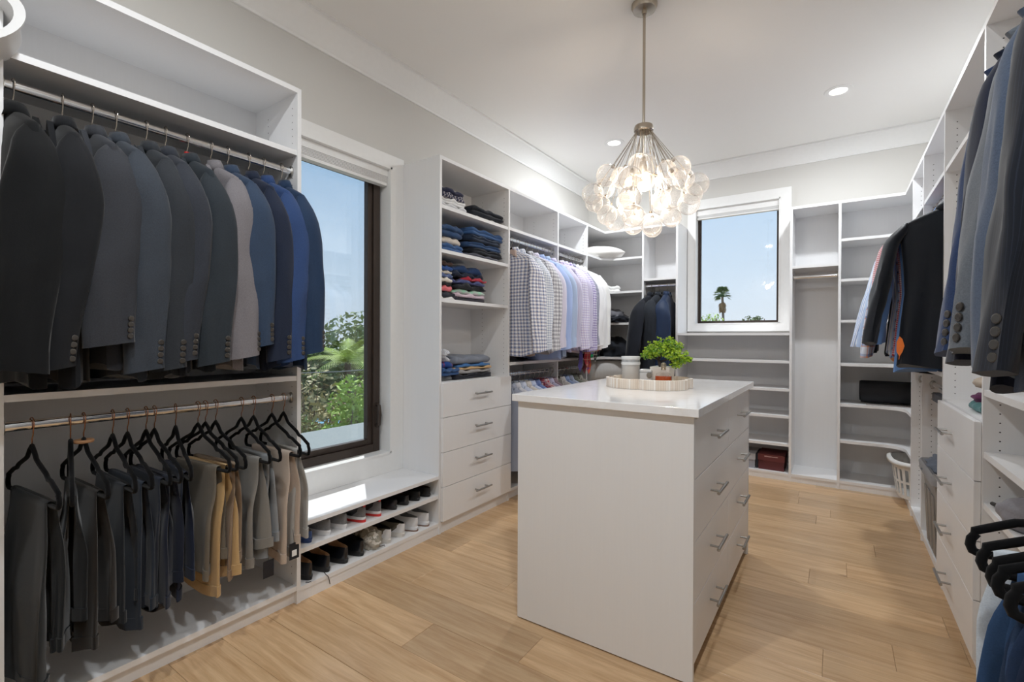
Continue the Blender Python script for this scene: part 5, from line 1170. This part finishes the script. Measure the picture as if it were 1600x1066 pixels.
for gi, (col, nm) in enumerate((((184, 214, 62), 'leaf_light'), ((122, 168, 52), 'leaf_dark'))):
    m = MB()
    for (px, py, pz, pr_, ph_) in pads:
        for _ in range(int(52 * pr_ / .05)):
            while True:
                a, b2, d = q.uniform(-1, 1), q.uniform(-1, 1), q.uniform(-1, 1)
                if a * a + b2 * b2 + d * d < 1: break
            if gi == 1 and d > .3: continue
            ctr = Vector(w3(px + a * pr_, py + b2 * pr_ * .8, pz + d * ph_))
            for _k in range(5):                  # a rosette of small paddle leaves
                dr = Vector((q.gauss(0, 1), q.gauss(0, 1), q.gauss(.5, .8))).normalized(); sd = dr.cross(Vector((q.gauss(0, 1), q.gauss(0, 1), q.gauss(0, 1)))).normalized(); L_ = q.uniform(.007, .011); ww = L_ * .42
                m.add([ctr, ctr + dr * L_ * .55 + sd * ww, ctr + dr * L_, ctr + dr * L_ * .55 - sd * ww], [(0, 1, 2, 3)])
    o = m.build('foliage', plain(nm, col, .45, noise_amt=.25, noise_scale=60), e); o['kind'] = 'stuff'

# ------------------------------------------------------------------ outside the windows
GZ = -3.2
tag(bx('ground', plain('garden_ground', (128, 120, 92), .95, noise_amt=.35, noise_scale=.6), None, -60, 30, -20, 90, GZ - .2, GZ), 'dry garden ground outside', kind='structure')
tag(bx('terrace_roof', plain('pale_roof_membrane', (128, 136, 134), .7, noise_amt=.04, noise_scale=4), None, -6.2, WL - .2, -1.5, 7.5, -.32, -.12), 'flat pale lower roof outside the tall window', kind='structure')
tag(bx('sun_blocking_eave', plain('sun_blocking_eave_paint', (216, 212, 204), .8), None, -3.19, WL - .18, -2, 5.6, 2.62, 2.80), 'added unseen roof overhang limiting sun through the tall window', kind='structure')  # unseen overhang, added and sized to keep direct sun off the floor
def leafmat(n, c): return plain(n, c, .6, noise_amt=.35, noise_scale=3, spec=.3)
LM = [leafmat('foliage_olive', (150, 164, 104)), leafmat('foliage_bright', (176, 204, 100)), leafmat('foliage_deep', (112, 134, 88)), leafmat('foliage_straw', (190, 178, 130))]
BARK = plain('garden_bark', (112, 94, 76), .9, noise_amt=.3, noise_scale=9)
def tree(name, label, cat, group, base, h, blobs, mat, nleaf, ls, seed, trunk_r=.06, twigs=6):
    e = empty(name, base, label, cat, group); q = random.Random(seed); B0 = Vector(base)
    m = MB(); 
    for k_ in range(twigs):
        b_ = q.choice(blobs); tp = B0 + Vector((b_[0] + q.uniform(-.3, .3), b_[1] + q.uniform(-.3, .3), b_[2] + b_[4] * .6)); mid = B0.lerp(tp, .5) + Vector((q.uniform(-.25, .25), q.uniform(-.25, .25), 0))
        m.tube([B0 + Vector((q.uniform(-.1, .1), q.uniform(-.1, .1), 0)), mid, tp], [trunk_r, trunk_r * .7, trunk_r * .25], 6)
    m.build('trunk', BARK, e, smooth=True)
    m = MB(); V = []; F = []
    for (bx_, by_, bz_, rx, rz_) in blobs:
        for _ in range(int(nleaf * 1.7)):
            a, b2, d = q.gauss(0, .5), q.gauss(0, .5), q.gauss(0, .5)
            n_ = math.sqrt(a * a + b2 * b2 + d * d) + 1e-6
            if n_ > 1: a, b2, d = a / n_, b2 / n_, d / n_
            ctr = B0 + Vector((bx_ + a * rx, by_ + b2 * rx, bz_ + d * rz_)); dr = Vector((q.gauss(0, 1), q.gauss(0, 1), q.gauss(0, .7))).normalized(); sd = dr.cross(Vector((q.gauss(0, 1), q.gauss(0, 1), q.gauss(0, 1)))).normalized(); L_ = ls * q.uniform(.6, 1.3)
            i0 = len(V); V += [ctr - dr * L_, ctr + sd * L_ * .45, ctr + dr * L_, ctr - sd * L_ * .45]; F.append((i0, i0 + 1, i0 + 2, i0 + 3))
    m.add(V, F); o = m.build('foliage', mat, e); o['kind'] = 'stuff'; return e
GT = 'garden trees outside the tall window'
tree('garden_tree', 'dense olive green tree behind the garden palm', 'tree', GT, (-16, 12.4, GZ), 5.4, [(-.8, -2.2, 4.0, 1.7, 1.2), (.5, 0, 4.2, 1.8, 1.25), (0, 2.2, 4.0, 1.7, 1.2), (0, -1, 2.6, 1.8, 1.3), (0, 1.6, 2.4, 1.8, 1.3), (0, -3.6, 3.4, 1.7, 1.3)], LM[0], 900, .13, 1)
tree('garden_tree', 'deep green tree at the edge of the suit closet', 'tree', GT, (-15, 8.6, GZ), 5, [(0, 0, 3.6, 1.5, 1.5), (0, 1.2, 2.6, 1.4, 1.3), (0, -1.5, 3.4, 1.5, 1.4)], LM[2], 900, .13, 2)
tree('garden_shrub', 'straw coloured twiggy shrub above the pale roof', 'shrub', GT, (-10.5, 6.7, GZ), 4, [(0, 0, 2.6, .8, 1.2), (.2, .7, 2.1, .7, .9), (0, -.6, 1.9, .8, 1.0)], LM[3], 420, .08, 3, .03, 22)
tree('garden_shrub', 'bright green leafy shrub near the garden pool', 'shrub', GT, (-9.2, 6.9, GZ), 3.5, [(0, .15, 2.8, .55, .75), (.1, .3, 2.1, .6, .6), (0, -.4, 1.9, .55, .6)], LM[1], 520, .075, 4, .03, 10)
tree('garden_shrub', 'mid green shrub low beside the window frame', 'shrub', GT, (-9.8, 7.6, GZ), 3, [(0, 0, 1.8, .7, .6), (0, .6, 1.5, .7, .6), (0, .9, 2.6, .5, .6)], LM[0], 480, .08, 5, .03, 10)
tree('garden_shrub', 'olive shrub behind the trouser hangers', 'shrub', GT, (-9.6, 5.6, GZ), 3, [(0, 0, 2.0, .8, .8), (0, .5, 1.5, .7, .6), (0, -.9, 2.2, .8, .8)], LM[0], 480, .08, 6, .03, 10)
def feather_palm(base, h, label):
    e = empty('garden_palm', base, label, 'palm tree', GT); B0 = Vector(base); q = random.Random(8)
    m = MB(); m.tube([B0, B0 + Vector((.1, .05, h * .5)), B0 + Vector((0, .1, h))], [.13, .1, .09], 10); m.build('trunk', BARK, e, smooth=True)
    mt = leafmat('palm_frond', (184, 204, 104))
    for k_ in range(15):
        a = 2 * PI * k_ / 15 + q.uniform(-.2, .2); el = q.uniform(.2, 1.2); L_ = q.uniform(1.2, 1.6); m = MB(); pts = []
        for i in range(12):
            t = i / 11; r_ = L_ * t * math.cos(el * (1 - .3 * t)); z = L_ * t * math.sin(el) - .9 * t * t * (1.1 - el * .5); pts.append(B0 + Vector((0, .1, h)) + Vector((r_ * math.cos(a), r_ * math.sin(a), z)))
        m.tube(pts, .012, 5)
        for i in range(1, 12):
            for s in (-1, 1):
                for f in (0, .5):
                    p = pts[i - 1].lerp(pts[i], f); d = (pts[i] - pts[i - 1]).normalized(); sd = d.cross(Vector((0, 0, 1))).normalized() * s; l_ = .34 * (1 - .6 * abs(i / 11 - .4)); tip = p + sd * l_ + d * l_ * .6 - Vector((0, 0, l_ * .4)); w_ = d * .022
                    m.add([p - w_, p + w_, tip], [(0, 1, 2)])
        m.build('frond', mt, e)
feather_palm((-12.2, 9.0, GZ), 3.7, 'garden palm with arching yellow-green fronds outside the tall window')
pool = empty('garden_pool', (-21, 16.6, GZ), 'light blue garden pool seen between the shrubs', 'pool')
bx('water', plain('pool_water', (92, 170, 196), .08), pool, -24.5, -19.2, 14.6, 19.5, GZ, GZ + .05); bx('coping', plain('pool_coping', (206, 196, 180), .7), pool, -25, -18.7, 14.1, 20, GZ - .02, GZ + .03)
m = MB(); m.tube([(-9, .0, .62), (-9, 6.5, .48), (-9, 14, .55)], .012, 6); tag(m.build('overhead_cable', plain('cable_grey', (150, 150, 148), .6)), 'thin grey cable strung across the garden', 'cable')
# distant fan palm and treetops beyond the small window
def fan_palm(base, h, label):
    e = empty('fan_palm', base, label, 'palm tree'); B0 = Vector(base); q = random.Random(4); top = B0 + Vector((0, 0, h))
    m = MB(); m.tube([B0, B0 + Vector((.12, 0, h * .6)), top], [.09, .06, .055], 10); m.build('trunk', plain('palm_trunk_grey', (128, 116, 104), .9), e, smooth=True)
    m = MB()
    for k_ in range(90):
        a = q.uniform(0, 2 * PI); r_ = q.uniform(.04, .12); p = top + Vector((r_ * math.cos(a), r_ * math.sin(a), -q.uniform(.25, .6))); d = Vector((math.cos(a) * .35, math.sin(a) * .35, -1)).normalized(); sd = d.cross(Vector((math.cos(a), math.sin(a), 0))).normalized(); m.add([p, p + d * .13 + sd * .05, p + d * .26, p + d * .13 - sd * .05], [(0, 1, 2, 3)])
    m.build('dead_skirt', plain('dead_frond', (158, 130, 96), .9), e)
    mt = leafmat('fan_frond', (92, 122, 74))
    for k_ in range(34):
        a = q.uniform(0, 2 * PI); el = q.uniform(-.55, 1.35); d = Vector((math.cos(a) * math.cos(el), math.sin(a) * math.cos(el), math.sin(el))); st = top + Vector((0, 0, .1)) + d * .2; m = MB(); m.tube([top, st], .012, 5)
        sd = d.cross(Vector((0, 0, 1))).normalized(); up_ = sd.cross(d)
        for j in range(-5, 6):
            ang = j * .2; dd = (d * math.cos(ang) + sd * math.sin(ang)); l_ = .32 * (1 - .05 * abs(j)); pp = dd.cross(up_).normalized() * .024
            m.add([st, st + dd * l_ * .55 + pp, st + dd * l_ - Vector((0, 0, .06)), st + dd * l_ * .55 - pp], [(0, 1, 2, 3)])
        m.build('frond', mt, e)
fan_palm((-4.62, 25, GZ), 6.5, 'single fan palm on the horizon beyond the small window')
tree('treetop', 'light green treetop beside the distant fan palm', 'tree', None, (-4.1, 20, GZ), 5.3, [(0, 0, 4.95, .5, .5), (-.35, 0, 4.8, .4, .4), (.35, 0, 4.75, .4, .4), (0, 0, 3.6, 1.0, .9)], LM[1], 260, .07, 9)
tree('treetop', 'small dark treetop low in the small window', 'tree', None, (-2.75, 20, GZ), 5.3, [(0, 0, 4.9, .35, .4), (.3, 0, 5.05, .25, .25), (0, 0, 3.8, .8, .8)], LM[2], 200, .06, 10)
